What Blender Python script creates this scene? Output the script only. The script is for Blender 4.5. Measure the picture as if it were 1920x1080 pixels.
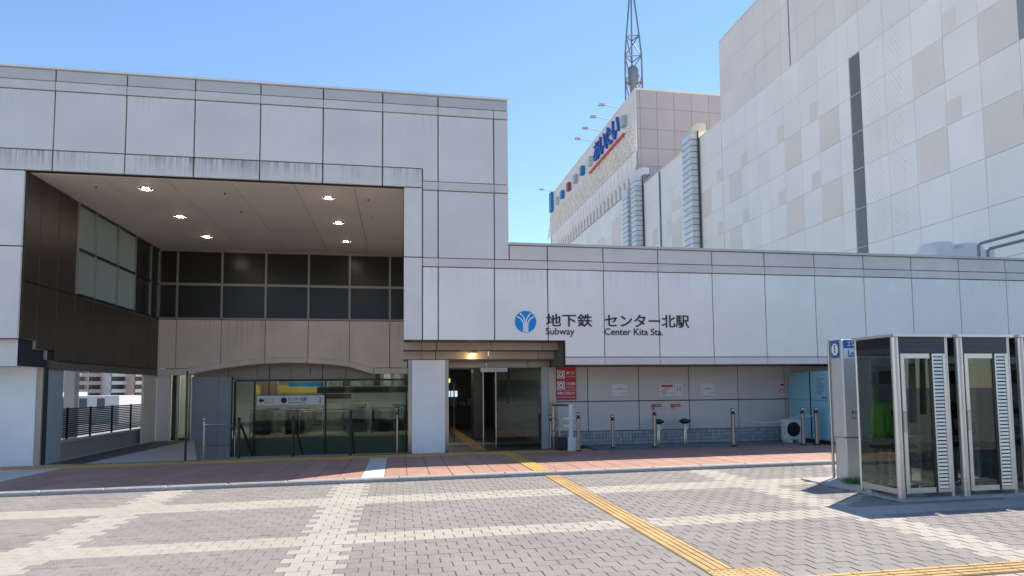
import bpy, math, random
from mathutils import Matrix, Vector
random.seed(7)
PI = math.pi
scene = bpy.context.scene
for o in list(bpy.data.objects):
    bpy.data.objects.remove(o)

# ------------------------------------------------------------------ camera
def look_matrix(yaw, pitch, roll, pos):
    cy, sy, cp, sp, cr, sr = math.cos(yaw), math.sin(yaw), math.cos(pitch), math.sin(pitch), math.cos(roll), math.sin(roll)
    fwd = Vector((sy*cp, cy*cp, sp)); right = Vector((cy, -sy, 0)); up = right.cross(fwd)
    r2 = right*cr + up*sr; u2 = -right*sr + up*cr
    m = Matrix((r2, u2, -fwd)).transposed().to_4x4(); m.translation = pos
    return m
cam_data = bpy.data.cameras.new('camera'); cam = bpy.data.objects.new('camera', cam_data)
scene.collection.objects.link(cam); scene.camera = cam
cam_data.sensor_width = 36.0; cam_data.lens = 36.0*1203.96/1920
cam_data.shift_y = (645.94-540)/1920
cam_data.clip_start = 0.1; cam_data.clip_end = 3000
cam.matrix_world = look_matrix(0.173898, 0.0677658, -0.0089556, Vector((0, 0, 1.7)))

# ------------------------------------------------------------------ sky, sun, exposure
SUN = Vector((0.53, 0.40, 1.0)).normalized()
world = bpy.data.worlds.new('World'); scene.world = world; world.use_nodes = True
wn = world.node_tree; sky = wn.nodes.new('ShaderNodeTexSky'); sky.sky_type = 'NISHITA'; sky.sun_disc = False
sky.sun_elevation = math.asin(SUN.z); sky.sun_rotation = math.atan2(SUN.x, SUN.y)
sky.altitude = 0; sky.air_density = 1.0; sky.dust_density = 0.0; sky.ozone_density = 4.6
wn.links.new(sky.outputs[0], wn.nodes['Background'].inputs[0]); wn.nodes['Background'].inputs[1].default_value = 0.108
sd = bpy.data.lights.new('sun', 'SUN'); sd.energy = 3.45; sd.angle = math.radians(0.5); sd.color = (1.0, 0.915, 0.80)
so = bpy.data.objects.new('sun', sd); scene.collection.objects.link(so); so.location = (30, 30, 60)
so.rotation_euler = SUN.to_track_quat('Z', 'Y').to_euler()
scene.view_settings.view_transform = 'Standard'; scene.view_settings.look = 'None'
scene.view_settings.exposure = 1.09; scene.view_settings.gamma = 1.0; scene.view_settings.use_curve_mapping = False
scene.cycles.max_bounces = 10; scene.cycles.diffuse_bounces = 7; scene.cycles.transparent_max_bounces = 16

# ------------------------------------------------------------------ materials
MATS = {}
def material(name, col, rough=0.6, metal=0.0, spec=0.5, var=0.0, scale=3.0, stain=0.0, objvar=0.0, bump=0.0, bscale=60.0, emit=None, estr=0.0, streak=None):
    m = bpy.data.materials.new(name); m.use_nodes = True; t = m.node_tree; b = t.nodes['Principled BSDF']
    b.inputs['Roughness'].default_value = rough; b.inputs['Metallic'].default_value = metal
    b.inputs['Specular IOR Level'].default_value = spec
    N = t.nodes.new; L = t.links.new
    rgb = N('ShaderNodeRGB'); rgb.outputs[0].default_value = (*col, 1); cur = rgb.outputs[0]
    geo = N('ShaderNodeNewGeometry')
    if var:
        n = N('ShaderNodeTexNoise'); n.inputs['Scale'].default_value = scale; n.inputs['Detail'].default_value = 6
        L(geo.outputs['Position'], n.inputs['Vector'])
        mr = N('ShaderNodeMapRange'); mr.inputs[1].default_value = 0.3; mr.inputs[2].default_value = 0.7
        mr.inputs[3].default_value = 1-var; mr.inputs[4].default_value = 1+var*0.6
        L(n.outputs[0], mr.inputs[0])
        mx = N('ShaderNodeVectorMath'); mx.operation = 'SCALE'; L(cur, mx.inputs[0]); L(mr.outputs[0], mx.inputs['Scale']); cur = mx.outputs[0]
    if stain:                                    # broad soiling and small dark spots, as on walked-on stone
        n = N('ShaderNodeTexNoise'); n.inputs['Scale'].default_value = 0.9; n.inputs['Detail'].default_value = 8; n.inputs['Roughness'].default_value = 0.65
        L(geo.outputs['Position'], n.inputs['Vector'])
        mr = N('ShaderNodeMapRange'); mr.inputs[1].default_value = 0.35; mr.inputs[2].default_value = 0.65; mr.inputs[3].default_value = 1-stain; mr.inputs[4].default_value = 1+stain*0.5
        L(n.outputs[0], mr.inputs[0])
        vo = N('ShaderNodeTexVoronoi'); vo.inputs['Scale'].default_value = 1.6; L(geo.outputs['Position'], vo.inputs['Vector'])
        sp = N('ShaderNodeMapRange'); sp.inputs[1].default_value = 0.025; sp.inputs[2].default_value = 0.045; sp.inputs[3].default_value = 0.72; sp.inputs[4].default_value = 1.0
        L(vo.outputs['Distance'], sp.inputs[0])
        pm = N('ShaderNodeMath'); pm.operation = 'MULTIPLY'; L(mr.outputs[0], pm.inputs[0]); L(sp.outputs[0], pm.inputs[1])
        mx = N('ShaderNodeVectorMath'); mx.operation = 'SCALE'; L(cur, mx.inputs[0]); L(pm.outputs[0], mx.inputs['Scale']); cur = mx.outputs[0]
    if objvar:
        oi = N('ShaderNodeObjectInfo'); ad = N('ShaderNodeMath'); ad.operation = 'ADD'; fr = N('ShaderNodeMath'); fr.operation = 'FRACT'
        L(oi.outputs['Random'], ad.inputs[0]); L(geo.outputs['Random Per Island'], ad.inputs[1]); L(ad.outputs[0], fr.inputs[0])
        mr = N('ShaderNodeMapRange'); mr.inputs[3].default_value = 1-objvar; mr.inputs[4].default_value = 1+objvar
        L(fr.outputs[0], mr.inputs[0])
        mx = N('ShaderNodeVectorMath'); mx.operation = 'SCALE'; L(cur, mx.inputs[0]); L(mr.outputs[0], mx.inputs['Scale']); cur = mx.outputs[0]
    if streak:                                   # vertical rain stains running down from height z1 to z0
        z0, z1, amt, dark = streak
        mp = N('ShaderNodeMapping'); mp.inputs['Scale'].default_value = (16, 16, 0.6); L(geo.outputs['Position'], mp.inputs['Vector'])
        n = N('ShaderNodeTexNoise'); n.inputs['Scale'].default_value = 1.0; n.inputs['Detail'].default_value = 5; L(mp.outputs[0], n.inputs['Vector'])
        n2 = N('ShaderNodeTexNoise'); n2.inputs['Scale'].default_value = 0.55; L(geo.outputs['Position'], n2.inputs['Vector'])
        sx = N('ShaderNodeSeparateXYZ'); L(geo.outputs['Position'], sx.inputs[0])
        g = N('ShaderNodeMapRange'); g.inputs[1].default_value = z0; g.inputs[2].default_value = z1; L(sx.outputs[2], g.inputs[0])
        a = N('ShaderNodeMapRange'); a.inputs[1].default_value = 0.42; a.inputs[2].default_value = 0.68; L(n.outputs[0], a.inputs[0])
        a2 = N('ShaderNodeMapRange'); a2.inputs[1].default_value = 0.38; a2.inputs[2].default_value = 0.62; L(n2.outputs[0], a2.inputs[0])
        p1 = N('ShaderNodeMath'); p1.operation = 'MULTIPLY'; L(a.outputs[0], p1.inputs[0]); L(g.outputs[0], p1.inputs[1])
        p2 = N('ShaderNodeMath'); p2.operation = 'MULTIPLY'; L(p1.outputs[0], p2.inputs[0]); L(a2.outputs[0], p2.inputs[1])
        p3 = N('ShaderNodeMath'); p3.operation = 'MULTIPLY'; p3.inputs[1].default_value = amt; L(p2.outputs[0], p3.inputs[0])
        mx = N('ShaderNodeMix'); mx.data_type = 'RGBA'; L(p3.outputs[0], mx.inputs[0]); L(cur, mx.inputs[6]); mx.inputs[7].default_value = (*dark, 1); cur = mx.outputs[2]
    L(cur, b.inputs['Base Color'])
    if bump:
        n = N('ShaderNodeTexNoise'); n.inputs['Scale'].default_value = bscale; n.inputs['Detail'].default_value = 4; L(geo.outputs['Position'], n.inputs['Vector'])
        bp = N('ShaderNodeBump'); bp.inputs['Strength'].default_value = bump; bp.inputs['Distance'].default_value = 0.02
        L(n.outputs[0], bp.inputs['Height']); L(bp.outputs[0], b.inputs['Normal'])
    if emit:
        b.inputs['Emission Color'].default_value = (*emit, 1); b.inputs['Emission Strength'].default_value = estr
    MATS[name] = m
    return m
def glass_material(name, tint, refl=1.0, rough=0.0):
    m = bpy.data.materials.new(name); m.use_nodes = True; t = m.node_tree; t.nodes.remove(t.nodes['Principled BSDF'])
    N = t.nodes.new; L = t.links.new
    tr = N('ShaderNodeBsdfTransparent'); tr.inputs[0].default_value = (*tint, 1)
    gl = N('ShaderNodeBsdfGlossy'); gl.inputs['Roughness'].default_value = rough; gl.inputs[0].default_value = (0.95, 1, 0.97, 1)
    fr = N('ShaderNodeFresnel'); gg = N('ShaderNodeNewGeometry'); im = N('ShaderNodeMapRange'); im.inputs[3].default_value = 1.52; im.inputs[4].default_value = 1/1.52
    L(gg.outputs['Backfacing'], im.inputs[0]); L(im.outputs[0], fr.inputs[0])
    mu = N('ShaderNodeMath'); mu.operation = 'MULTIPLY'; mu.inputs[1].default_value = refl; mu.use_clamp = True; L(fr.outputs[0], mu.inputs[0])
    mx = N('ShaderNodeMixShader'); L(mu.outputs[0], mx.inputs[0]); L(tr.outputs[0], mx.inputs[1]); L(gl.outputs[0], mx.inputs[2])
    L(mx.outputs[0], t.nodes['Material Output'].inputs[0]); MATS[name] = m
def frosted_material(name, col, wave=0.3):
    m = bpy.data.materials.new(name); m.use_nodes = True; t = m.node_tree; t.nodes.remove(t.nodes['Principled BSDF'])
    N = t.nodes.new; L = t.links.new
    tr = N('ShaderNodeBsdfTranslucent'); tr.inputs[0].default_value = (*col, 1)
    gl = N('ShaderNodeBsdfGlossy'); gl.inputs['Roughness'].default_value = 0.12
    fr = N('ShaderNodeFresnel'); fr.inputs[0].default_value = 1.45
    n = N('ShaderNodeTexNoise'); n.inputs['Scale'].default_value = 14; bp = N('ShaderNodeBump'); bp.inputs['Strength'].default_value = wave
    L(n.outputs[0], bp.inputs['Height']); L(bp.outputs[0], gl.inputs['Normal'])
    mx = N('ShaderNodeMixShader'); L(fr.outputs[0], mx.inputs[0]); L(tr.outputs[0], mx.inputs[1]); L(gl.outputs[0], mx.inputs[2])
    L(mx.outputs[0], t.nodes['Material Output'].inputs[0]); MATS[name] = m

material('enamel', (0.79, 0.73, 0.665), 0.32, var=0.07, scale=0.6, objvar=0.03, bump=0.02, bscale=3, streak=(7.9, 8.66, 0.30, (0.32, 0.31, 0.30)))
material('enamel_bounce_lit', (0.92, 0.86, 0.775), 0.35, var=0.07, scale=0.6, objvar=0.025, bump=0.02, bscale=3, streak=(4.0, 4.76, 0.26, (0.36, 0.35, 0.34)))  # lighter copy of enamel; ground bounce light put into the colour
material('parapet_grey', (0.57, 0.54, 0.505), 0.4, var=0.06, scale=1.2, objvar=0.03)
material('trim', (0.72, 0.655, 0.585), 0.45, var=0.08, scale=1.5, objvar=0.03)
material('jamb', (0.80, 0.735, 0.665), 0.5, var=0.06, scale=1.5, objvar=0.02)
material('stained_band', (0.75, 0.69, 0.62), 0.55, var=0.08, scale=1.5, objvar=0.03, streak=(6.75, 7.24, 0.85, (0.13, 0.12, 0.11)))
material('backing', (0.03, 0.03, 0.033), 0.8)
material('brown_panel', (0.062, 0.046, 0.034), 0.38, 0.15, var=0.12, scale=1.0, objvar=0.05)
material('brown_trim', (0.44, 0.36, 0.28), 0.4, 0.2, var=0.08, scale=2.0, objvar=0.03)
material('back_panel', (0.86, 0.73, 0.60), 0.5, var=0.07, scale=1.2, objvar=0.03, streak=(2.7, 4.2, 0.35, (0.25, 0.21, 0.18)))
material('dark_panel', (0.13, 0.115, 0.105), 0.5, var=0.1)
material('ceiling_board', (0.88, 0.77, 0.65), 0.7, var=0.05, scale=0.7, objvar=0.02)
material('dark_glass', (0.030, 0.030, 0.026), 0.25, 0.0, 0.35)
material('mullion', (0.36, 0.32, 0.29), 0.4, 0.3)
material('stainless', (0.44, 0.42, 0.395), 0.26, 0.95, var=0.05, scale=3)
material('brushed', (0.66, 0.63, 0.585), 0.36, 0.8, var=0.06, scale=4)
material('dark_metal', (0.05, 0.05, 0.052), 0.35, 0.6)
material('booth_navy', (0.03, 0.042, 0.058), 0.3, 0.3)
material('black', (0.012, 0.012, 0.013), 0.4)
material('white_column', (0.90, 0.87, 0.83), 0.4, var=0.06, scale=1.2, streak=(0.35, -0.05, 0.35, (0.5, 0.48, 0.45)))
material('blue_grey_panel', (0.34, 0.39, 0.41), 0.25, var=0.05)
material('recess_wall', (0.58, 0.545, 0.51), 0.35, var=0.05, scale=1.0, objvar=0.02)
material('base_tile', (0.36, 0.37, 0.39), 0.35, objvar=0.18)
material('grout', (0.09, 0.09, 0.095), 0.9)
material('paver_grey', (0.262, 0.242, 0.224), 0.85, var=0.34, scale=85, stain=0.12, objvar=0.05, bump=0.35, bscale=220)
material('paver_cream', (0.415, 0.375, 0.325), 0.85, var=0.24, scale=85, stain=0.10, objvar=0.04, bump=0.35, bscale=220)
material('joint_sand', (0.085, 0.08, 0.075), 0.95, var=0.2, scale=20)
material('plaza_far', (0.30, 0.28, 0.26), 0.9, var=0.15, scale=6)
material('red_tile', (0.39, 0.215, 0.165), 0.7, var=0.10, scale=9, stain=0.12, objvar=0.06, bump=0.1, bscale=120)
material('pale_tile', (0.55, 0.53, 0.50), 0.7, var=0.1, scale=9, objvar=0.04)
material('kerb_stone', (0.40, 0.385, 0.365), 0.8, var=0.15, scale=14, objvar=0.06)
material('grey_floor', (0.20, 0.20, 0.205), 0.7, var=0.15, scale=5)
material('pale_floor', (0.46, 0.45, 0.43), 0.55, var=0.1, scale=4)
material('dark_floor', (0.05, 0.05, 0.055), 0.5, var=0.15, scale=4)
material('asphalt', (0.06, 0.06, 0.062), 0.9, var=0.15, scale=2)
material('tactile_yellow', (0.56, 0.34, 0.085), 0.7, var=0.12, scale=12, stain=0.2, objvar=0.06)
material('tactile_orange', (0.47, 0.305, 0.125), 0.75, var=0.14, scale=16, stain=0.2, objvar=0.07)
material('concrete', (0.40, 0.39, 0.37), 0.85, var=0.15, scale=5)
material('mall_white', (0.91, 0.825, 0.725), 0.6, var=0.05, scale=0.35, objvar=0.03)
material('mall_pink', (0.85, 0.74, 0.645), 0.65, var=0.05, scale=0.35, objvar=0.02)
material('mall_beige', (0.82, 0.71, 0.60), 0.65, var=0.05, scale=0.4, objvar=0.02)
material('mall_mauve', (0.49, 0.42, 0.39), 0.65, var=0.05, scale=0.3, objvar=0.03)
material('mall_body', (0.46, 0.44, 0.43), 0.8)
material('louvre_grey', (0.30, 0.30, 0.285), 0.5, 0.3)
material('duct_metal', (0.70, 0.685, 0.665), 0.45, 0.12, var=0.08, scale=2, objvar=0.05)
material('duct_seam', (0.20, 0.21, 0.22), 0.5, 0.5)
material('sign_blue', (0.02, 0.10, 0.42), 0.35)
material('red_bar', (0.62, 0.06, 0.05), 0.4)
material('box_blue', (0.02, 0.20, 0.45), 0.4)
material('box_grey', (0.42, 0.47, 0.48), 0.5)
material('box_cream', (0.60, 0.60, 0.50), 0.5)
material('box_maroon', (0.28, 0.08, 0.10), 0.5)
material('mast_steel', (0.24, 0.25, 0.25), 0.5, 0.5)
material('emblem_blue', (0.0, 0.25, 0.65), 0.3)
material('white_paint', (0.82, 0.82, 0.82), 0.4)
material('letter_black', (0.012, 0.014, 0.018), 0.35)
material('notice_red', (0.50, 0.035, 0.05), 0.4)
material('paper', (0.72, 0.71, 0.68), 0.6)
material('ink_grey', (0.22, 0.22, 0.22), 0.7)
material('kiosk_blue', (0.26, 0.50, 0.60), 0.35, var=0.05, scale=2)
material('plastic_white', (0.66, 0.66, 0.63), 0.5, var=0.06)
material('phone_green', (0.17, 0.52, 0.03), 0.35)
material('phone_blue', (0.02, 0.20, 0.50), 0.35)
material('shelf_grey', (0.33, 0.32, 0.32), 0.5, 0.2)
material('pylon_silver', (0.60, 0.60, 0.59), 0.42, 0.35, var=0.05, scale=2)
material('pylon_blue', (0.015, 0.12, 0.38), 0.35)
material('grass_green', (0.09, 0.17, 0.03), 0.8, objvar=0.3)
material('apartment_pink', (0.58, 0.40, 0.33), 0.8, var=0.06)
material('apartment_cream', (0.70, 0.66, 0.60), 0.8, var=0.06)
material('apartment_dark', (0.05, 0.055, 0.06), 0.3)
material('white_wall', (0.58, 0.56, 0.53), 0.8, var=0.05)
material('redbrown', (0.30, 0.10, 0.06), 0.7)
material('shop_brick', (0.28, 0.22, 0.18), 0.8, var=0.1)
material('foliage', (0.05, 0.11, 0.03), 0.8, objvar=0.4)
material('bark', (0.10, 0.07, 0.05), 0.9)
material('pale_green_wall', (0.56, 0.585, 0.54), 0.5, var=0.05)
material('interior_floor', (0.30, 0.29, 0.25), 0.35, var=0.1)
material('interior_dark', (0.08, 0.09, 0.085), 0.35)
material('city_ground', (0.27, 0.26, 0.245), 0.9, var=0.15, scale=.3)
material('plinth_grey', (0.30, 0.34, 0.31), 0.4, var=0.1)
material('added_lamp_glow', (0.8, 0.8, 0.8), 0.5, emit=(1, 0.96, 0.88), estr=11.0)  # glow of the strips added to brighten the interiors
material('reflector', (0.85, 0.83, 0.80), 0.15, 0.9, emit=(1, 0.82, 0.62), estr=48)
material('warm_glow', (0.9, 0.8, 0.5), 0.5, emit=(1, 0.72, 0.32), estr=1.6)
material('exit_glow', (0.5, 0.6, 0.2), 0.5, emit=(0.65, 0.75, 0.25), estr=0.7)
material('screen_glow', (0.6, 0.7, 0.8), 0.5, emit=(0.6, 0.75, 0.85), estr=0.5)
material('shop_yellow', (0.40, 0.29, 0.06), 0.5)
material('shop_pink', (0.55, 0.33, 0.26), 0.6)
glass_material('clear_glass', (0.60, 0.66, 0.63), 0.8)
glass_material('vestibule_glass', (0.74, 0.80, 0.75), 0.9)
glass_material('booth_glass', (0.62, 0.645, 0.635), 0.95)
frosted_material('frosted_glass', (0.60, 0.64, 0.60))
frosted_material('frosted_shade', (0.13, 0.15, 0.145))  # same frosted glass, weaker outside light behind it put into the colour

# ------------------------------------------------------------------ builders
COL = scene.collection
def G(x): return 0.006*(x-1)                                   # the whole station square falls gently to the west
def S(x, y): return G(x) + 0.075 - 0.011*(y-12.2)               # pavement between kerb and building
def shift_ground(v): return (v[0], v[1], v[2]+G(v[0]))

class MB:
    def __init__(self): self.v = []; self.f = []
    def add(self, vs, fs):
        n = len(self.v); self.v += [tuple(p) for p in vs]; self.f += [tuple(i+n for i in f) for f in fs]; return self
    def box(self, x0, x1, y0, y1, z0, z1):
        return self.add([(x0,y0,z0),(x1,y0,z0),(x1,y1,z0),(x0,y1,z0),(x0,y0,z1),(x1,y0,z1),(x1,y1,z1),(x0,y1,z1)],
                        [(0,3,2,1),(4,5,6,7),(0,1,5,4),(1,2,6,5),(2,3,7,6),(3,0,4,7)])
    def cbox(self, axis, x0, x1, y0, y1, z0, z1, c=0.008):     # box whose face on the given side has a chamfered rim
        a = {'-y': 0, '-x': 1, '+x': 2, '+z': 3, '-z': 4}[axis]
        if a == 0: q = lambda u, v, w: (u, w, v); lo, hi = (x0, x1, z0, z1), (y1, y0)
        elif a == 1: q = lambda u, v, w: (w, u, v); lo, hi = (y1, y0, z0, z1), (x1, x0)
        elif a == 2: q = lambda u, v, w: (w, u, v); lo, hi = (y0, y1, z0, z1), (x0, x1)
        elif a == 3: q = lambda u, v, w: (u, v, w); lo, hi = (x0, x1, y0, y1), (z0, z1)
        else: q = lambda u, v, w: (u, v, w); lo, hi = (x0, x1, y1, y0), (z1, z0)
        u0, u1, v0, v1 = lo; b, t = hi; su = 1 if u1 > u0 else -1; sv = 1 if v1 > v0 else -1; st = 1 if t > b else -1
        P = [q(*p) for p in [(u0,v0,b),(u1,v0,b),(u1,v1,b),(u0,v1,b),
             (u0,v0,t-st*c),(u1,v0,t-st*c),(u1,v1,t-st*c),(u0,v1,t-st*c),
             (u0+su*c,v0+sv*c,t),(u1-su*c,v0+sv*c,t),(u1-su*c,v1-sv*c,t),(u0+su*c,v1-sv*c,t)]]
        F = [(0,1,5,4),(1,2,6,5),(2,3,7,6),(3,0,4,7),(4,5,9,8),(5,6,10,9),(6,7,11,10),(7,4,8,11),(8,9,10,11)]
        return self.add(P, F)
    def prism(self, poly, axis, d0, d1):                       # polygon in the two other axes, extruded along axis
        n = len(poly); mk = {'y': lambda p, d: (p[0], d, p[1]), 'x': lambda p, d: (d, p[0], p[1]), 'z': lambda p, d: (p[0], p[1], d)}[axis]
        vs = [mk(p, d0) for p in poly] + [mk(p, d1) for p in poly]
        fs = [tuple(range(n)), tuple(range(2*n-1, n-1, -1))] + [(i, i+n, (i+1) % n+n, (i+1) % n) for i in range(n)]
        return self.add(vs, fs)
    def tube(self, pts, r, n=10, cap=True):
        pts = [Vector(p) for p in pts]; rs = r if isinstance(r, (list, tuple)) else [r]*len(pts)
        rings = []
        for i, p in enumerate(pts):
            d = (pts[min(i+1, len(pts)-1)] - pts[max(i-1, 0)]).normalized()
            u = d.cross(Vector((0, 0, 1)) if abs(d.z) < 0.9 else Vector((1, 0, 0))).normalized(); w = d.cross(u)
            rings.append([p + u*rs[i]*math.cos(2*PI*k/n) + w*rs[i]*math.sin(2*PI*k/n) for k in range(n)])
        vs = [v for r_ in rings for v in r_]; fs = []
        for i in range(len(pts)-1):
            for k in range(n): fs.append((i*n+k, i*n+(k+1) % n, (i+1)*n+(k+1) % n, (i+1)*n+k))
        if cap: fs += [tuple(range(n-1, -1, -1)), tuple((len(pts)-1)*n+k for k in range(n))]
        return self.add(vs, fs)
    def lathe(self, prof, x, y, z=0, n=20):                    # profile of (radius, height)
        vs = []; fs = []
        for r, h in prof: vs += [(x+r*math.cos(2*PI*k/n), y+r*math.sin(2*PI*k/n), z+h) for k in range(n)]
        for i in range(len(prof)-1):
            for k in range(n): fs.append((i*n+k, i*n+(k+1) % n, (i+1)*n+(k+1) % n, (i+1)*n+k))
        fs += [tuple(range(n-1, -1, -1)), tuple((len(prof)-1)*n+k for k in range(n))]
        return self.add(vs, fs)
    def ball(self, x, y, z, r, n=16):
        prof = [(max(r*math.sin(PI*i/10), 0.0005), -r*math.cos(PI*i/10)) for i in range(11)]
        return self.lathe(prof, x, y, z, n)
    def bar(self, a, b, w):                                    # square bar between two points
        return self.tube([a, b], w*0.7071, 4)
    def ground(self): self.v = [shift_ground(p) for p in self.v]; return self
    def mesh(self, name, mat, off=(0, 0, 0), smooth=False):
        me = bpy.data.meshes.new(name)
        me.from_pydata([(p[0]-off[0], p[1]-off[1], p[2]-off[2]) for p in self.v], [], self.f)
        me.materials.append(MATS[mat]); me.update()
        if smooth:
            for p in me.polygons: p.use_smooth = True
            try: me.set_sharp_from_angle(angle=math.radians(40))
            except Exception: pass
        return me
    def build(self, name, mat, parent=None, smooth=False, label=None):
        off = root_loc(parent)
        o = bpy.data.objects.new(name, self.mesh(name, mat, off, smooth)); COL.objects.link(o)
        if parent: o.parent = parent
        if label: o['label'] = label
        return o
def root_loc(o):
    v = Vector((0, 0, 0))
    while o: v += o.location; o = o.parent
    return v
def thing(name, label, cat, loc=(0, 0, 0), group=None):
    o = bpy.data.objects.new(name, None); COL.objects.link(o); o.location = loc; o.empty_display_size = 0.2
    o['label'] = label; o['category'] = cat
    if group: o['group'] = group
    return o
def tag(o, label, cat, group=None):
    o['label'] = label; o['category'] = cat
    if group: o['group'] = group
    return o
def structure(name, mb, mat): o = mb.build(name, mat); o['kind'] = 'structure'; return o
def inst(me, name, parent, loc):                               # one more piece sharing mesh data; loc in world
    o = bpy.data.objects.new(name, me); COL.objects.link(o); o.parent = parent; o.location = Vector(loc) - root_loc(parent); return o
def copy_tree(o, parent=None):
    c = o.copy(); COL.objects.link(c); c.parent = parent
    for ch in list(o.children): copy_tree(ch, c)
    return c
def text_piece(body, x0, x1, z0, z1, mat, name, parent, at, facing='-y', depth=0.01, bold=0.0):
    """lettering fitted to a rectangle (u from x0 to x1, height z0..z1) standing proud of the plane at 'at'"""
    cu = bpy.data.curves.new('lettering', 'FONT'); cu.body = body; cu.size = 1.0; cu.offset = bold; cu.resolution_u = 3
    to = bpy.data.objects.new('lettering', cu); COL.objects.link(to)
    dg = bpy.context.evaluated_depsgraph_get(); me0 = to.evaluated_get(dg).to_mesh()
    vs = [tuple(v.co) for v in me0.vertices]; fs = [tuple(p.vertices) for p in me0.polygons]
    edge = {}
    for f in fs:
        for i in range(len(f)): e = (f[i], f[(i+1) % len(f)]); edge[e] = edge.get(e, 0)+1
    to.to_mesh_clear(); bpy.data.objects.remove(to)
    mx = [min(v[0] for v in vs), max(v[0] for v in vs), min(v[1] for v in vs), max(v[1] for v in vs)]
    def put(v, d):
        u = x0+(v[0]-mx[0])/(mx[1]-mx[0])*(x1-x0); w = z0+(v[1]-mx[2])/(mx[3]-mx[2])*(z1-z0)
        return (u, at-d, w) if facing == '-y' else (at-d, u, w)
    n = len(vs); mb = MB()
    side = [(a, b, b+n, a+n) for (a, b) in edge if (b, a) not in edge]
    mb.add([put(v, depth) for v in vs]+[put(v, 0.0) for v in vs], fs + side)
    return mb.build(name, mat, parent)

# ================================================================== SETTING
structure('ground', MB().box(-900, 900, -900, 900, -4.9, -4.6), 'city_ground')
pl = MB()
for i in range(-10, 14):                                       # square, under and around the pavers
    x0, x1 = i*5, i*5+5
    pl.add([(x0, -70, G(x0)-0.008), (x1, -70, G(x1)-0.008), (x1, 12.22, G(x1)-0.008), (x0, 12.22, G(x0)-0.008)], [(0, 1, 2, 3)])
pl.add([(-50, -70, -4.6), (-50, 12.22, -4.6), (-50, 12.22, G(-50)-0.008), (-50, -70, G(-50)-0.008)], [(0, 1, 2, 3)])
plaza = structure('plaza', pl, 'plaza_far')
structure('joint_bed', MB().add([(x_, y_, G(x_)-.004) for x_, y_ in ((-14.7, .9), (15.5, .9), (15.5, 12.2), (-14.7, 12.2))], [(0, 1, 2, 3)]), 'joint_sand')
# pavers laid in running bond with cream bands
BL, BR, ROW0 = 0.225, 0.168, 7.47
def is_cream(x, r):
    if r in (0, 1, 2) or r in (15, 16, 17, 18) or r in (-15, -16, -17, -18): return True
    for c in (-7.1325, -3.87, -0.8325, 5.9175, 8.8425, 12.2175):
        if abs(x-c) < 0.33: return True
    return False
def on_tactile(x, y):
    if 2.76 < x < 3.06 and y > 5.0: return True
    if 2.76 < x < 3.38 and 4.98 < y < 5.58: return True
    return 3.38 <= x < 15 and 4.98 < y < 5.28
def on_pad(x, y): return 7.0 < x < 10.6 and 8.12 < y < 10.5
def paver(mb, x0, x1, y0, y1, z):
    g = 0.0034; e = 0.0004; c = 0.003; h = 0.006
    mb.add([(x0+g, y0+e, z-h), (x1-g, y0+e, z-h), (x1-g, y1-e, z-h), (x0+g, y1-e, z-h),
            (x0+g+c, y0+e+.0008, z), (x1-g-c, y0+e+.0008, z), (x1-g-c, y1-e-.0008, z), (x0+g+c, y1-e-.0008, z)],
           [(4, 5, 6, 7), (0, 1, 5, 4), (1, 2, 6, 5), (2, 3, 7, 6), (3, 0, 4, 7)])
bulk = {'paver_grey': MB(), 'paver_cream': MB()}
near = []
for r in range(-40, 29):
    y0 = ROW0 + r*BR; y1 = min(y0+BR, 12.205)
    if y0 > 12.15: continue
    for k in range(-66, 72):
        x0 = k*BL - 0.045 + (0.1125 if r % 2 else 0) ; x1 = x0+BL; xc, yc = (x0+x1)/2, (y0+y1)/2
        if on_pad(xc, yc): continue
        if yc > 5.62: blk = (2.755, 3.065)
        elif yc > 5.29: blk = (2.755, 3.385)
        elif yc > 4.95: blk = (2.755, 15.0)
        else: blk = None
        pieces = [(x0, x1)]
        if blk: pieces = [(max(u, lo_), min(v, hi_)) for (u, v) in [(x0, x1)] for (lo_, hi_) in ((-99, blk[0]), (blk[1], 99))]
        pieces = [(u, v) for u, v in pieces if v-u > .02]
        if not pieces: continue
        a, b = pieces[0]
        m = 'paver_cream' if is_cream(xc, r) else 'paver_grey'
        z = G(xc) + random.uniform(-0.0015, 0.0015)
        # rows at the foot of the picture are single bricks, the rest one body
        if y0 > 4.8 and -3.9 < xc < 5.6 and y0 < 5.9 + (0.95 - 0.19*xc)*0 and yc > 5.85 - 0.21*xc and yc < 6.95 - 0.21*xc and len(near) < 300 and len(pieces) == 1:
            near.append(((a+b)/2, yc, z, b-a, y1-y0, m))
        else:
            for a, b in pieces: paver(bulk[m], a, b, y0, y1, z)
for m, mb in bulk.items():
    o = mb.build('paver_field', m, plaza); o['kind'] = 'stuff'
cache = {}
for xc, yc, z, w, d, m in near:
    key = (round(w, 3), round(d, 3), m)
    if key not in cache:
        mb = MB(); paver(mb, -w/2, w/2, -d/2, d/2, 0); cache[key] = mb.mesh('brick', m)
    inst(cache[key], 'brick', plaza, (xc, yc, z))
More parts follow.
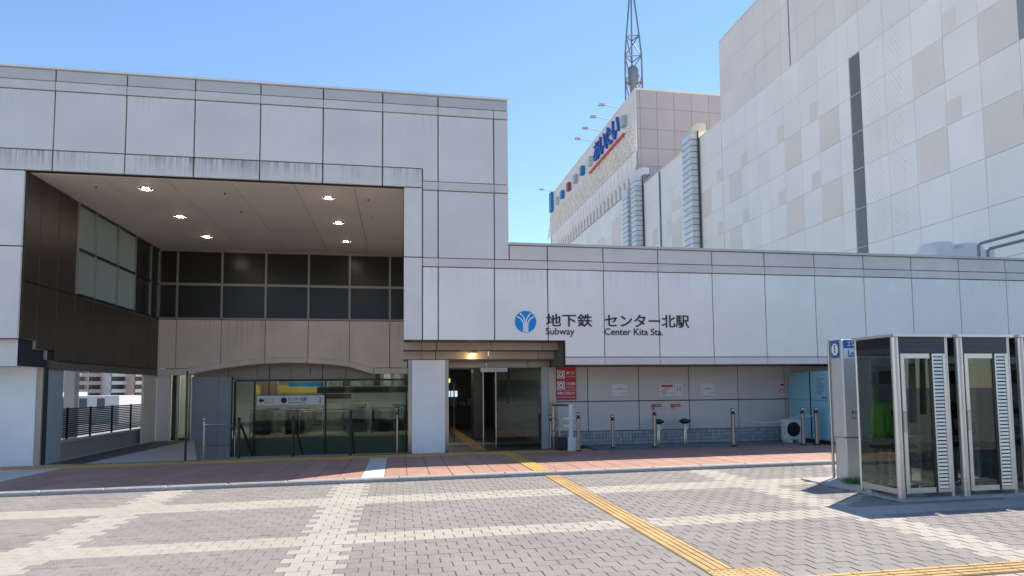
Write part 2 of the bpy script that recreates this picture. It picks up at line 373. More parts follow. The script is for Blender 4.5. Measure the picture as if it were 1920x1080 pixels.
# tactile guide path in the square: ribbed tiles and dotted tiles
tp = MB(); tp.box(2.76, 3.06, 5.58, 12.2, -0.028, -0.0035); tp.ground()
tact = structure('tactile_path', tp, 'tactile_orange')
def ribbed(x0, x1, y0, y1, z, along='y', mat='tactile_orange', parent=None, n=4):
    mb = MB(); mb.box(x0+.003, x1-.003, y0+.003, y1-.003, z-.02, z+.002)
    for i in range(n):
        if along == 'y':
            w = (x1-x0)/n; c = x0+w*(i+.5); mb.cbox('+z', c-w*.34, c+w*.34, y0+.004, y1-.004, z+.002, z+.009, .003)
        else:
            w = (y1-y0)/n; c = y0+w*(i+.5); mb.cbox('+z', x0+.004, x1-.004, c-w*.34, c+w*.34, z+.002, z+.009, .003)
    return mb
y = 5.62
while y < 12.15:
    e = min(y+0.30, 12.2); ribbed(2.76, 3.06, y, e, G(2.9)).build('tile', 'tactile_orange', tact); y += 0.30
x = 3.38
while x < 12:
    ribbed(x, x+.30, 4.98, 5.28, G(x+.15), 'x').build('tile', 'tactile_orange', tact); x += 0.30
def dotted(x0, x1, y0, y1, z, n):
    mb = MB(); mb.box(x0+.003, x1-.003, y0+.003, y1-.003, z-.02, z+.003); k = (x1-x0)/n; j = max(1, round((y1-y0)/k)); kk = (y1-y0)/j
    for a in range(n):
        for b in range(j): mb.lathe([(k*.3, .003), (k*.27, .007), (k*.16, .0085)], x0+k*(a+.5), y0+kk*(b+.5), z, 7)
    return mb
for a in range(2):
    for b in range(2): dotted(2.76+.31*a, 3.07+.31*a, 4.98+.32*b, 5.30+.32*b, G(3.1), 5).build('tile', 'tactile_orange', tact)
# kerb
kb = MB().box(-40, -39, 12.21, 12.34, -0.2, -0.15); kerb = structure('kerb', kb, 'kerb_stone')
x = -14.0
while x < 24:
    mb = MB(); mb.cbox('+z', x+.004, x+.996, 12.21, 12.36, -0.05, 0.079, 0.022); mb.ground(); mb.build('stone', 'kerb_stone', kerb); x += 1.0
# pavement slab with its tiles
sw = MB()
for i in range(-9, 12):
    x0, x1 = i*4, i*4+4
    sw.add([(x0, 12.36, S(x0, 12.36)-.012), (x1, 12.36, S(x1, 12.36)-.012), (x1, 17.3, S(x1, 17.3)-.012), (x0, 17.3, S(x0, 17.3)-.012)], [(0, 1, 2, 3)])
side = structure('sidewalk', sw, 'joint_sand')
def stile(mb, x0, x1, y0, y1, dz=0.0):
    g = .004; P = [(x0+g, y0+g), (x1-g, y0+g), (x1-g, y1-g), (x0+g, y1-g)]; c = .004
    Q = [(x0+g+c, y0+g+c), (x1-g-c, y0+g+c), (x1-g-c, y1-g-c), (x0+g+c, y1-g-c)]
    mb.add([(a, b, S(a, b)-.012) for a, b in P]+[(a, b, S(a, b)+dz) for a, b in Q], [(4, 5, 6, 7), (0, 1, 5, 4), (1, 2, 6, 5), (2, 3, 7, 6), (3, 0, 4, 7)])
rows = [(12.36, 13.64), (13.64, 14.92), (14.92, 16.2)]
xs = [-16+0.425*i for i in range(96)]
for x0 in xs:
    x1 = x0+.425; xc = (x0+x1)/2
    for (ya, yb) in rows:
        pale = xc < -7.5 or -.78 < xc < -.12
        for a, b in ((x0, min(x1, 2.575)), (max(x0, 2.925), x1)):
            if b-a < .02: continue
            mb = MB(); stile(mb, a, b, ya, yb, random.uniform(-.001, .001)); mb.build('tile', 'pale_tile' if pale else 'red_tile', side)
mb = MB()
for x0 in [5.15+.6*i for i in range(34)]: stile(mb, x0, x0+.6, 16.2, 16.9)
o = mb.build('edge_paving', 'grey_floor', side); o['kind'] = 'stuff'
# yellow strip along the building
ts = MB().box(-15, 5.1, 16.22, 16.88, -0.3, -0.2); tstrip = structure('tactile_strip', ts, 'tactile_yellow')
tm = dotted(-.2, .2, -.165, .165, .004, 6).mesh('tile', 'tactile_yellow')
for i in range(50):
    x = -14.8 + .4*i
    for yy in (16.385, 16.715): inst(tm, 'tile', tstrip, (x, yy, S(x, yy)))
y = 12.36
tcross = structure('tactile_crossing', MB().box(2.6, 2.9, 12.4, 16.2, -.2, -.15), 'tactile_yellow')
while y < 16.2:
    e = min(y+.30, 16.2); ribbed(2.58, 2.92, y, e, S(2.8, (y+e)/2)+.004).build('tile', 'tactile_yellow', tcross); y += .30

# ================================================================== STATION BUILDING
sb = thing('station_building', 'grey panelled subway station building with deep entrance hall and arch', 'station', (0, 16, 0))
GAP = 0.014
def fpan(x0, x1, z0, z1, mat, y=16.0, t=0.06, name='wall_panel', gap=GAP):
    return MB().cbox('-y', x0+gap, x1-gap, y, y+t, z0+gap, z1-gap, .006).build(name, mat, sb)
def poly_panel(pts, mat, y=16.0, t=0.06, name='wall_panel'):
    return MB().prism(pts, 'y', y, y+t).build(name, mat, sb)
J = [-12.35, -10.85, -9.35, -7.85, -6.33, -4.83, -3.34, -1.87, -.43, .95, 2.38, 2.76]
J2 = [.56, .95, 2.37, 3.76, 5.26, 6.78, 8.32, 9.87, 11.39, 12.93, 14.47, 16.05, 17.65, 19.2, 20.75, 22.3]
for a, b in zip(J[:-2], J[1:-1]):
    if b > 2: b = 2.76
    fpan(a, b, 8.87, 9.15, 'parapet_grey', name='parapet_panel')
for a, b in zip(J[:-1], J[1:]): fpan(a, b, 8.65, 8.87, 'trim', name='trim_panel', y=15.985, gap=.007)
for a, b in zip(J[:8], J[1:9]):
    if b <= -.43+1e-6: fpan(a, b, 7.24, 8.65, 'enamel')
g = GAP
poly_panel([(-.43+g, 7.24+g), (.56-g, 7.24+g), (.56+g, 7.24), (.56+g, 6.92+g), (.95-g, 6.92+g), (.95-g, 8.65-g), (-.43+g, 8.65-g)], 'enamel')
fpan(.95, 2.38, 6.92, 8.65, 'enamel'); fpan(2.38, 2.76, 6.92, 8.65, 'enamel')
for a, b in zip(J[:8], J[1:9]): fpan(a, b, 6.75, 7.24, 'stained_band', name='band_panel', y=15.99)
fpan(-.43, .56, 6.75, 7.24, 'stained_band', name='band_panel', y=15.99)
for a, b in ((.56, .95), (.95, 2.38), (2.38, 2.76)):
    fpan(a, b, 6.70, 6.92, 'trim', name='trim_panel', y=15.985, gap=.007); fpan(a, b, 4.97, 6.70, 'enamel')
fpan(.09, .56, 4.98, 6.75, 'jamb', name='jamb_panel', y=15.995); fpan(.09, .56, 2.9, 4.98, 'jamb', name='jamb_panel', y=15.995)
for a, b in zip(J2[:-1], J2[1:]):
    fpan(a, b, 4.75, 4.97, 'trim', name='trim_panel', y=15.985, gap=.007)
    if b > 2.76: fpan(max(a, 2.76), b, 4.97, 5.36, 'trim', name='parapet_panel')
    z0 = 2.9 if b < 4 else 2.48
    if abs(b-5.26) < .01:
        poly_panel([(3.76+g, 2.9+g), (4.2+g, 2.9+g), (4.2+g, 2.48+g), (5.26-g, 2.48+g), (5.26-g, 4.75-g), (3.76+g, 4.75-g)], 'enamel_bounce_lit')
    else: fpan(a, b, z0, 4.75, 'enamel_bounce_lit')
    if b > 4.2: fpan(max(a, 4.2), b, 2.28, 2.48, 'trim', name='fascia_panel', y=15.985, gap=.007)
for a, b in ((-12.35, -10.6), (-10.6, -8.4)):
    fpan(a, b, 5.0, 6.75, 'jamb', name='jamb_panel', y=15.995); fpan(a, b, 2.9, 5.0, 'jamb', name='jamb_panel', y=15.995)
MB().box(-12.4, 2.77, 15.95, 16.3, 9.15, 9.20).build('coping', 'white_paint', sb)
MB().box(2.76, 22.4, 15.95, 16.3, 5.36, 5.42).build('coping', 'parapet_grey', sb)
bk = MB()
bk.box(-12.35, 2.75, 16.06, 16.2, 6.76, 9.14); bk.box(-12.35, -8.41, 16.06, 16.2, 2.91, 6.76)
bk.box(.10, 2.75, 16.06, 16.2, 2.91, 6.76); bk.box(2.75, 4.19, 16.06, 16.2, 2.91, 5.36); bk.box(4.19, 22.4, 16.06, 16.2, 2.30, 5.36)
bk.build('backing_wall', 'backing', sb)
# masses behind the cladding
bd = MB(); bd.box(-12.35, 2.7, 16.2, 26.5, 6.83, 9.08); bd.box(-12.35, -8.47, 16.2, 18.45, 2.3, 6.83)
bd.box(2.7, 26, 16.2, 32, 5.0, 5.25); bd.box(.3, 2.7, 16.2, 25, 2.95, 6.83); bd.box(-12.35, -9.2, 17.75, 18.0, -.2, 2.3)
bd.build('building_body', 'jamb', sb)
MB().box(2.71, 2.76, 16.06, 26.5, 5.30, 9.14).build('side_wall', 'jamb', sb)
# canopy ceiling: boards between thin joints
cj = [-8.4, -6.99, -5.51, -4.05, -2.58, -1.13, .1]
for a, b in zip(cj[:-1], cj[1:]): MB().cbox('-z', a+.006, b-.006, 16.2, 24.4, 6.75, 6.82, .004).build('ceiling_board', 'ceiling_board', sb)
for (lx, ly) in ((-6.23, 17.03), (-6.25, 19.64), (-6.22, 22.15), (-1.85, 17.17), (-1.82, 19.75), (-1.81, 22.24)):
    d = MB().lathe([(.20, 0), (.20, -.012), (.165, -.014), (.16, .0)], lx, ly, 6.749, 24).build('downlight', 'white_paint', sb, True)
    MB().lathe([(.150, -.006), (.12, -.012), (.06, -.014)], lx, ly, 6.748, 20).build('reflector', 'black', d, True)
    for k in range(3): MB().cbox('-z', lx-.075+.055*k, lx-.045+.055*k, ly-.05, ly+.06, 6.715, 6.735, .005).build('lamp_tube', 'reflector', d)
for (lx, ly) in ((-7.38, 17.07), (-4.42, 17.17), (-4.41, 18.87), (-.83, 17.22), (-.81, 18.99)):
    MB().lathe([(.022, 0), (.022, -.015), (.012, -.04)], lx, ly, 6.75, 10).build('sprinkler', 'dark_metal', sb)
# strips stepping back under the facade, left and right
def strips(spans1, spans2):
    for a, b in spans1: MB().cbox('-y', a+.01, b-.01, 16.7, 16.78, 2.705, 2.905, .006).build('soffit_strip', 'brown_trim', sb)
    for a, b in spans2: MB().cbox('-y', a+.01, b-.01, 17.18, 17.26, 2.485, 2.695, .006).build('soffit_strip', 'brown_trim', sb)
strips([(.09, .56), (.56, .95), (.95, 2.37), (2.37, 3.76), (3.76, 4.2)], [(.09, .56), (.56, .95), (.95, 2.37), (2.37, 3.76), (3.76, 4.2)])
strips([(-12, -10.6), (-10.6, -9.35), (-9.35, -8.4)], [(-12, -10.6), (-10.6, -9.1), (-9.1, -8.4)])
for x0, x1 in ((.10, 4.19), (-12.3, -8.41)):
    MB().box(x0, x1, 16.2, 16.78, 2.906, 2.94).build('soffit', 'dark_panel', sb)
    MB().box(x0, x1, 16.78, 17.26, 2.70, 2.74).build('soffit', 'dark_panel', sb)
    MB().box(x0, x1, 17.26, 17.75, 2.45, 2.484).build('soffit', 'dark_panel', sb)
MB().box(4.19, 4.25, 16.2, 17.6, 2.28, 3.0).build('soffit_cheek', 'dark_panel', sb)
for a, b in ((1.3, 2.37), (2.37, 3.55), (3.55, 4.19)): MB().cbox('-y', a+.008, b-.008, 17.65, 17.74, 2.27, 2.45, .005).build('door_header', 'brown_trim', sb)
# columns either side of the hall
def column(x0, x1, jl, jr):
    MB().cbox('-y', x0, x1, 17.2, 17.7, -.15, 2.47, .01).build('column', 'white_column', sb)
    if jl: MB().box(x0-.1, x0-.004, 17.25, 17.7, -.15, 2.47).build('column_edge', 'stainless', sb)
    if jr: MB().box(x1+.004, x1+.1, 17.25, 17.7, -.15, 2.47).build('column_edge', 'stainless', sb)
column(.33, 1.2, True, True); column(-12.3, -8.6, False, False)
MB().box(-8.596, -8.47, 17.22, 17.35, -.2, 2.47).build('column_edge', 'brown_trim', sb)
MB().box(-8.47, -8.40, 17.35, 18.05, -.2, 2.26).build('side_pier', 'blue_grey_panel', sb)
MB().box(-8.468, -8.405, 17.28, 17.34, -.2, 2.3).build('column_edge', 'backing', sb)
# canopy lamp and its warm light
cl = MB().lathe([(.12, 0), (.12, .04), (.05, .06)], 1.92, 16.98, 2.63, 16).build('canopy_lamp', 'stainless', sb, True)
MB().lathe([(.10, -.001), (.09, -.02), (.03, -.03)], 1.92, 16.98, 2.63, 16).build('lamp_lens', 'warm_glow', cl, True)
ll = bpy.data.lights.new('canopy_lamp_light', 'POINT'); ll.energy = 2.5; ll.color = (1, .7, .3); ll.shadow_soft_size = .05
lo = bpy.data.objects.new('canopy_lamp_light', ll); COL.objects.link(lo); lo.location = (1.92, 17.02, 2.56)
# left side wall of the hall
LX = -8.4
def lpan(y0, y1, z0, z1, mat): return MB().cbox('+x', LX-.06, LX, y0+.010, y1-.010, z0+.010, z1-.010, .005).build('side_panel', mat, sb)
for (a, b) in ((16.08, 16.72), (16.72, 17.57), (17.57, 18.5)):
    lpan(a, b, 4.23, 6.75, 'brown_panel')
for (a, b) in ((16.08, 16.72), (16.72, 17.57), (17.57, 18.5), (18.5, 19.48), (19.48, 20.9), (20.9, 22.25), (22.25, 23.55), (23.55, 24.38)):
    lpan(a, b, 2.92 if b < 17 else (2.72 if b < 17.6 else 2.46), 4.23, 'brown_panel')
MB().box(LX-.10, LX-.06, 16.2, 18.45, 2.3, 6.75).build('backing_wall', 'backing', sb)
MB().box(LX-.10, LX-.06, 18.45, 24.52, 2.3, 4.23).build('backing_wall', 'backing', sb)
MB().box(LX-.12, LX-.001, 24.385, 24.52, 2.2, 6.83).build('corner_post', 'dark_panel', sb)
MB().box(LX-.12, LX+.04, 17.35, 24.38, 2.25, 2.45).build('opening_beam', 'dark_panel', sb)
ly = [18.5, 19.5, 20.93, 22.27, 23.58, 24.34]
win = MB().box(LX-.07, LX-.05, 18.5, 24.36, 4.24, 4.27).build('side_window', 'mullion', sb)
for y0 in ly: MB().box(LX-.05, LX+.03, y0-.035, y0+.035, 4.27, 6.75).build('mullion', 'mullion', win)
for z0 in (4.27, 5.485, 6.70): MB().box(LX-.045, LX+.025, 18.5, 24.36, z0-.035, z0+.035).build('transom', 'dark_metal', win)
for i in range(5):
    for (z0, z1) in ((4.30, 5.45), (5.52, 6.67)):
        MB().box(LX-.03, LX-.018, ly[i]+.03, ly[i+1]-.03, z0, z1).build('pane', 'frosted_glass' if i < 3 else 'frosted_shade', win)
# back wall of the hall
BX = [-8.4, -7.8, -6.3, -4.8, -3.3, -1.83, -.36, .3]; BY = 24.4
bw = MB().box(-8.4, .3, BY+.08, BY+.12, 4.26, 4.29).build('hall_window', 'mullion', sb)
for x0 in BX[:-1]: MB().box(x0-.035, x0+.035, BY-.02, BY+.08, 4.29, 6.75).build('mullion', 'mullion', bw)
for z0, h in ((4.28, .03), (5.51, .045), (6.72, .03)): MB().box(-8.4, .3, BY-.012, BY+.07, z0-h, z0+h).build('transom', 'mullion', bw)
for a, b in zip(BX[:-1], BX[1:]):
    for z0, z1 in ((4.31, 5.47), (5.56, 6.69)): MB().box(a+.03, b-.03, BY+.03, BY+.045, z0, z1).build('pane', 'dark_glass', bw)
MB().box(-8.52, .3, BY+.125, BY+.2, 4.25, 6.83).build('backing_wall', 'backing', sb)
arch = [(-7.42, 2.48), (-6.9, 2.585), (-6.3, 2.68), (-5.5, 2.79), (-4.8, 2.85), (-4.05, 2.885), (-3.3, 2.87), (-2.55, 2.82), (-1.83, 2.73), (-.96, 2.53)]
def ztop(x):
    if x <= arch[0][0] or x >= arch[-1][0]: return 2.49
    for (a, za), (b, zb) in zip(arch[:-1], arch[1:]):
        if a <= x <= b: return za+(zb-za)*(x-a)/(b-a)
for a, b in zip(BX[:-1], BX[1:]):
    xs_ = [a+.012]+[p[0] for p in arch if a+.05 < p[0] < b-.05]+[b-.012]
    MB().prism([(x, ztop(x)+.012) for x in xs_]+[(b-.012, 4.23), (a+.012, 4.23)], 'y', BY, BY+.06).build('hall_panel', 'back_panel', sb)
MB().prism([(-8.4, 2.52)]+[(p[0], p[1]+.03) for p in arch]+[(.3, 2.52), (.3, 4.24), (-8.4, 4.24)], 'y', BY+.061, BY+.12).build('backing_wall', 'backing', sb)
seg = [-7.4, -6.3, -4.8, -3.3, -1.83, -.95]
for a, b in zip(seg[:-1], seg[1:]):
    xs_ = [a+.008]+[p[0] for p in arch if a+.05 < p[0] < b-.05]+[b-.008]
    MB().prism([(x, ztop(x)-(.19 if -7.3 < x < -1 else .22)) for x in xs_]+[(x, ztop(x)) for x in reversed(xs_)], 'y', BY-.05, BY+.5).build('arch_trim', 'back_panel', sb)
MB().box(-8.4, -7.41, BY-.05, BY+.3, 2.26, 2.48).build('arch_trim', 'back_panel', sb); MB().box(-.94, .3, BY-.05, BY+.3, 2.28, 2.48).build('arch_trim', 'back_panel', sb)
for a, b in zip((-7.4, -6.2, -5.2, -4.0, -3.3, -2.0), (-6.2, -5.2, -4.0, -3.3, -2.0, -.9)): MB().cbox('-y', a+.008, b-.008, 25.1, 25.16, 2.10, 3.0, .005).build('inner_panel', 'brown_trim', sb)
MB().box(-8.4, 1.2, 25.17, 25.3, 2.3, 4.2).build('backing_wall', 'backing', sb)
# glazed front of the concourse below the arch
GY = 25.0
vg = MB().box(-5.9, .3, GY-.03, GY+.05, 2.03, 2.10).build('glass_front', 'dark_metal', sb)
for x0 in (-5.93, -5.25, -2.72, .27): MB().box(x0-.03, x0+.03, GY-.04, GY+.04, -2.6, 2.03).build('mullion', 'dark_metal', vg)
for a, b in ((-5.9, -5.28), (-5.22, -2.75), (-2.69, .24)): MB().box(a, b, GY-.006, GY+.006, -2.6, 2.03).build('pane', 'vestibule_glass', vg)
for a, b in ((-7.32, -6.42), (-6.41, -5.97)):
    MB().cbox('-y', a, b, GY-.35, GY-.30, -.25, 2.2, .006).build('glass_panel', 'blue_grey_panel', sb); MB().cbox('-y', a, b, GY-.35, GY-.30, -2.6, -.27, .006).build('glass_panel', 'blue_grey_panel', sb)
MB().box(-5.97, -5.94, GY-.37, GY-.28, -2.6, 2.2).build('column_edge', 'black', sb)
MB().cbox('-y', -8.4, -7.98, 24.42, 24.6, -.1, 2.25, .01).build('hall_pier', 'jamb', sb)
MB().box(-7.98, -7.78, 24.7, 24.75, -.1, 2.26).build('door_leaf', 'brown_panel', sb)
MB().tube([(-7.72, 24.5, -.1), (-7.72, 24.5, 2.26)], .05, 12).build('post', 'stainless', sb, True)
MB().tube([(-5.28, 17.42, -.05), (-5.28, 17.42, 2.2)], .028, 10).build('post', 'dark_metal', sb, True)
MB().box(-7.68, -7.36, 24.6, 24.612, .05, 2.26).build('pane', 'vestibule_glass', sb); MB().box(-7.68, -7.36, 24.56, 24.62, -.1, .05).build('door_rail', 'dark_metal', sb)
MB().box(-7.36, -7.32, 24.5, 24.6, -.1, 2.26).build('post', 'stainless', sb)
# entrance doors
dr = MB().box(1.3, 3.9, 17.60, 17.64, 2.22, 2.268).build('glass_door', 'dark_metal', sb)
for x0 in (2.27, 2.62): MB().box(x0-.015, x0+.015, 17.56, 17.62, .06, 2.22).build('door_stile', 'stainless', dr)
MB().box(2.2, 2.95, 17.54, 17.60, 2.15, 2.265).build('door_track', 'stainless', dr)
MB().box(2.64, 3.88, 17.58, 17.592, .08, 2.2).build('pane', 'clear_glass', dr)
MB().tube([(1.62, 19.4, .1), (1.62, 19.4, 1.9)], .018, 8).build('door_handle', 'stainless', dr, True)
MB().box(3.9, 4.10, 17.5, 17.62, -.05, 2.268).build('door_jamb', 'blue_grey_panel', sb); MB().box(4.10, 4.22, 17.46, 17.6, -.05, 2.268).build('door_jamb', 'stainless', sb); MB().box(4.23, 4.31, 17.5, 17.62, -.05, 2.268).build('door_jamb', 'stainless', sb)
# recessed wall on the right with its tiled base
WX = [4.32, 5.26, 6.78, 8.32, 9.87, 11.39, 12.93, 14.47, 16.05, 17.65, 19.2]
for a, b in zip(WX[:-1], WX[1:]):
    MB().cbox('-y', a+.012, b-.012, 17.6, 17.66, .475, 1.29, .005).build('recess_panel', 'recess_wall', sb)
    MB().cbox('-y', a+.012, b-.012, 17.6, 17.66, 1.315, 2.28, .005).build('recess_panel', 'recess_wall', sb)
MB().box(4.31, 22, 17.66, 17.75, -.1, 5.0).build('backing_wall', 'backing', sb)
MB().box(4.26, 22.3, 16.2, 17.66, 2.285, 2.30).build('soffit', 'dark_panel', sb)
MB().box(4.31, 22, 17.61, 17.655, -.05, .47).build('tile_bed', 'grout', sb)
tl = MB(); x = 4.33
while x < 13:
    for k in range(4): tl.cbox('-y', x, x+.088, 17.595, 17.61, .075+.097*k, .163+.097*k, .004)
    x += .097
o = tl.build('base_tiling', 'base_tile', sb); o['kind'] = 'stuff'
# floors of the hall, steps down, concourse
fl = MB().prism([(-8.6, 17.0), (-4.85, 17.0), (-5.0, 17.4), (-7.3, 25), (-8.6, 25)], 'z', -.3, -.045)
structure('hall_floor', fl, 'pale_floor')
structure('hall_path', MB().prism([(-8.39, 17.35), (-7.55, 17.35), (-7.25, 24.4), (-8.39, 24.4)], 'z', -.04, -.036), 'dark_floor')
structure('stair_head', MB().box(-4.85, .3, 17.0, 17.75, -.3, -.01), 'grey_floor')
stair = MB(); nst = 12
stairs = structure('stairs', MB().box(-5.3, .3, 21.5, 21.6, -2.7, -2.62), 'concrete')
for k in range(nst): MB().box(-6.3, .3, 17.75+.32*k, 18.07+.32*k, -.2-.2*(k+1), -.01-.2*(k+1)).build('step', 'concrete', stairs)
structure('lower_floor', MB().box(-8.6, 1.2, 17.0, 25.1, -2.9, -2.62), 'dark_floor')
structure('recess_floor', MB().box(5.12, 23, 16.9, 17.6, -.1, .085), 'grey_floor')
structure('entrance_floor', MB().box(1.3, 5.12, 16.9, 30, -.1, .015), 'dark_floor')
mb = ribbed(2.0, 2.36, 17.7, 29, .02); structure('entrance_tactile', mb, 'tactile_yellow')
structure('entrance_mat', MB().box(1.4, 4.1, 19.2, 19.9, .015, .03), 'interior_floor')
MB().box(.34, .90, 17.72, 24.9, -2.62, 2.94).build('hall_side_wall', 'back_panel', sb)
iw = MB(); iw.box(.905, 1.2, 17.72, 25, -2.7, 2.94); iw.box(1.2, 1.3, 25, 30, -.1, 2.7); iw.box(4.2, 4.31, 17.76, 30, -.1, 5.0); iw.box(1.2, 4.31, 30, 30.2, -.1, 2.7); iw.box(1.3, 4.2, 17.76, 30, 2.5, 2.6)
iw.build('corridor_wall', 'interior_dark', sb)
MB().cbox('-y', 2.45, 2.75, 21.5, 22.2, .015, 2.5, .02).build('corridor_column', 'dark_panel', sb)
MB().box(4.14, 4.19, 18.5, 29, .02, 2.2).build('corridor_panel', 'blue_grey_panel', sb)
for k in range(5): MB().box(1.5+.4*k, 1.5+.4*k+.3, 29.6, 29.9, .9, 1.1+.12*(k % 3)).build('counter', 'shelf_grey', sb)
MB().box(1.5, 2.1, 27.0, 27.1, 1.95, 2.12).build('corridor_sign', 'exit_glow', sb)
for k in range(3): MB().box(2.05+.16*k, 2.17+.16*k, 28, 28.05, 1.35, 1.6).build('screen', 'screen_glow', sb)
for yy in (20, 24): MB().box(1.6, 2.2, yy, yy+.2, 2.47, 2.495).build('ceiling_lamp', 'added_lamp_glow', sb)  # strips added to light the corridor
# concourse beyond the glass
ci = MB(); ci.box(-8.6, 1.2, 36, 36.2, -.1, 3.4); ci.box(1.0, 1.2, 25.3, 36, -.1, 3.4); ci.box(-8.8, -8.6, 25.3, 36.2, -2.9, 3.4)
ci.build('concourse_wall', 'pale_green_wall', sb)
MB().box(-8.8, 1.2, 25.3, 36.2, 3.4, 3.6).build('concourse_ceiling', 'interior_dark', sb)
structure('concourse_floor', MB().box(-8.6, 1.2, 25.35, 36.0, -.9, -.03), 'interior_floor')
structure('concourse_tactile', MB().box(-8.6, 1.2, 25.75, 26.05, -.03, -.024), 'tactile_yellow')
MB().box(-8.6, 1.2, 25.06, 25.34, -2.7, -.04).build('concourse_plinth', 'plinth_grey', sb)
MB().cbox('-y', -3.6, .6, 29.6, 30, 1.55, 1.82, .01).build('shop_fascia', 'black', sb)
MB().cbox('-y', -6.6, -3.7, 31.5, 31.8, 1.55, 1.95, .01).build('shop_fascia', 'shop_yellow', sb)
MB().cbox('-y', -5.6, -4.9, 27.6, 27.7, 1.5, 2.05, .01).build('shop_board', 'shop_pink', sb)
MB().cbox('-y', -4.6, -3.2, 28.5, 28.6, 1.85, 2.02, .01).build('shop_board', 'emblem_blue', sb)
for k in range(9): MB().box(-3.4+.45*k, -3.1+.45*k, 29.8, 29.9, 1.86, 2.5).build('shop_poster', ('paper', 'box_grey', 'brown_panel')[k % 3], sb)
MB().cbox('-y', -3.2, -2.05, 28.6, 28.68, 1.3, 1.52, .01).build('shop_board', 'brown_panel', sb)
for a in (-8, -5, -2): MB().box(a, a+1.4, 30, 30.4, 3.36, 3.395).build('ceiling_lamp', 'added_lamp_glow', sb)  # added strips that brighten the concourse behind the glass
for a in (-8, -4.5, -.8): MB().box(a, a+1.4, 27, 27.3, 3.36, 3.395).build('ceiling_lamp', 'added_lamp_glow', sb)  # second added row, nearer the glass, for the same fill light

# things in the concourse
rl = thing('glass_balustrade', 'steel and glass balustrade across the concourse behind the arch glazing', 'balustrade', (-3, 25.9, -.03))
MB().tube([(-5.6, 25.9, .93), (.9, 25.9, .93)], .025, 8).build('handrail', 'stainless', rl, True)
for k in range(8): MB().box(-5.6+.9*k, -5.57+.9*k, 25.88, 25.92, -.03, .92).build('post', 'stainless', rl)
for k in range(7): MB().box(-5.55+.9*k, -4.73+.9*k, 25.895, 25.905, .08, .85).build('pane', 'clear_glass', rl)
for (xa, w, lab) in ((-5.55, .55, 'black rounded escalator end behind the glazing, nearest the stair wall'), (-4.42, .62, 'black rounded escalator end with silver flank below the hanging sign')):
    es = thing('escalator_end', lab, 'escalator', (xa, 27, -.03), 'escalator ends in the concourse')
    MB().prism([(26.6, -.03), (26.5, .35), (26.55, .7), (26.75, .9), (27.6, .95), (28.6, .95), (28.6, -.03)], 'x', xa, xa+w*.45).build('handrail_housing', 'black', es)
    MB().prism([(26.6, -.03), (26.5, .35), (26.55, .7), (26.75, .9), (27.6, .95), (28.6, .95), (28.6, -.03)], 'x', xa+w*.8, xa+w).build('handrail_housing', 'black', es)
    MB().box(xa+w*.45, xa+w*.8, 26.8, 28.6, -.03, .25).build('tread', 'dark_metal', es); MB().box(xa+w+.002, xa+w+.12, 26.7, 28.6, -.03, .85).build('side_skirt', 'brushed', es)
pod = thing('white_pod', 'pale rounded booth with arched top inside the glazed concourse', 'booth', (-1.7, 27.2, -.03))
MB().prism([(-2.2, .0), (-2.2, .7), (-2.05, .95), (-1.8, 1.1), (-1.3, 1.15), (-1.3, 0)], 'y', 27, 28).build('shell', 'pale_green_wall', pod)
MB().prism([(-2.1, .35), (-2.1, .7), (-1.95, .85), (-1.75, .95), (-1.4, 1.0), (-1.4, .35)], 'y', 26.985, 27).build('window', 'dark_glass', pod)
mr_ = thing('magazine_rack', 'dark rack of framed shelves beside the concourse end wall', 'rack', (-.6, 27, -.03))
for a in range(3):
    for b in range(2): MB().cbox('-y', -1.15+.38*a, -.80+.38*a, 26.9, 27.2, -.03+.46*b, .40+.46*b, .02).build('shelf', 'interior_dark' if (a+b) % 2 else 'shelf_grey', mr_)
MB().box(-1.17, 0.02, 27.2, 27.24, -.03, .95).build('backboard', 'dark_metal', mr_)
bench = thing('blue_counter', 'blue topped counter at the right end of the concourse', 'counter', (.2, 27.6, -.03))
MB().box(-.3, .9, 27.3, 28, 1.0, 1.08).build('top', 'emblem_blue', bench); MB().box(-.2, .8, 27.4, 27.9, -.03, 1.0).build('body', 'shelf_grey', bench)

# hanging direction sign
hs = thing('hanging_sign', 'white hanging direction sign numbered 2 under the arch', 'sign', (-3.7, 23.6, 1.35))
MB().cbox('-y', -4.87, -2.62, 23.6, 23.68, 1.18, 1.51, .006).build('board', 'white_paint', hs)
MB().box(-4.90, -2.59, 23.61, 23.67, 1.512, 1.53).build('frame', 'dark_metal', hs)
for x0 in (-4.5, -2.7): MB().box(x0, x0+.03, 23.63, 23.66, 1.53, 2.55).build('hanger', 'dark_metal', hs)
text_piece('センター北駅', -3.83, -3.2, 1.32, 1.45, 'letter_black', 'lettering', hs, 23.599, depth=.004, bold=.01)
text_piece('Center Kita Sta.', -3.83, -3.25, 1.23, 1.30, 'letter_black', 'lettering', hs, 23.599, depth=.004)
text_piece('2', -2.80, -2.70, 1.26, 1.43, 'letter_black', 'lettering', hs, 23.599, depth=.004)
text_piece('エレベーター', -4.62, -4.27, 1.35, 1.43, 'letter_black', 'lettering', hs, 23.599, depth=.004, bold=.01)
text_piece('Elevator', -4.62, -4.33, 1.25, 1.32, 'letter_black', 'lettering', hs, 23.599, depth=.004)
MB().lathe([(.09, -.002), (.09, .002)], 0, 0, 0, 24).add([], []).v
def disc(mb, x, z, r, y, d, n=28):
    vs = [(x+r*math.cos(2*PI*k/n), y-d, z+r*math.sin(2*PI*k/n)) for k in range(n)]+[(x+r*math.cos(2*PI*k/n), y, z+r*math.sin(2*PI*k/n)) for k in range(n)]
    return mb.add(vs, [tuple(range(n))]+[(k, k+n, (k+1) % n+n, (k+1) % n) for k in range(n)])
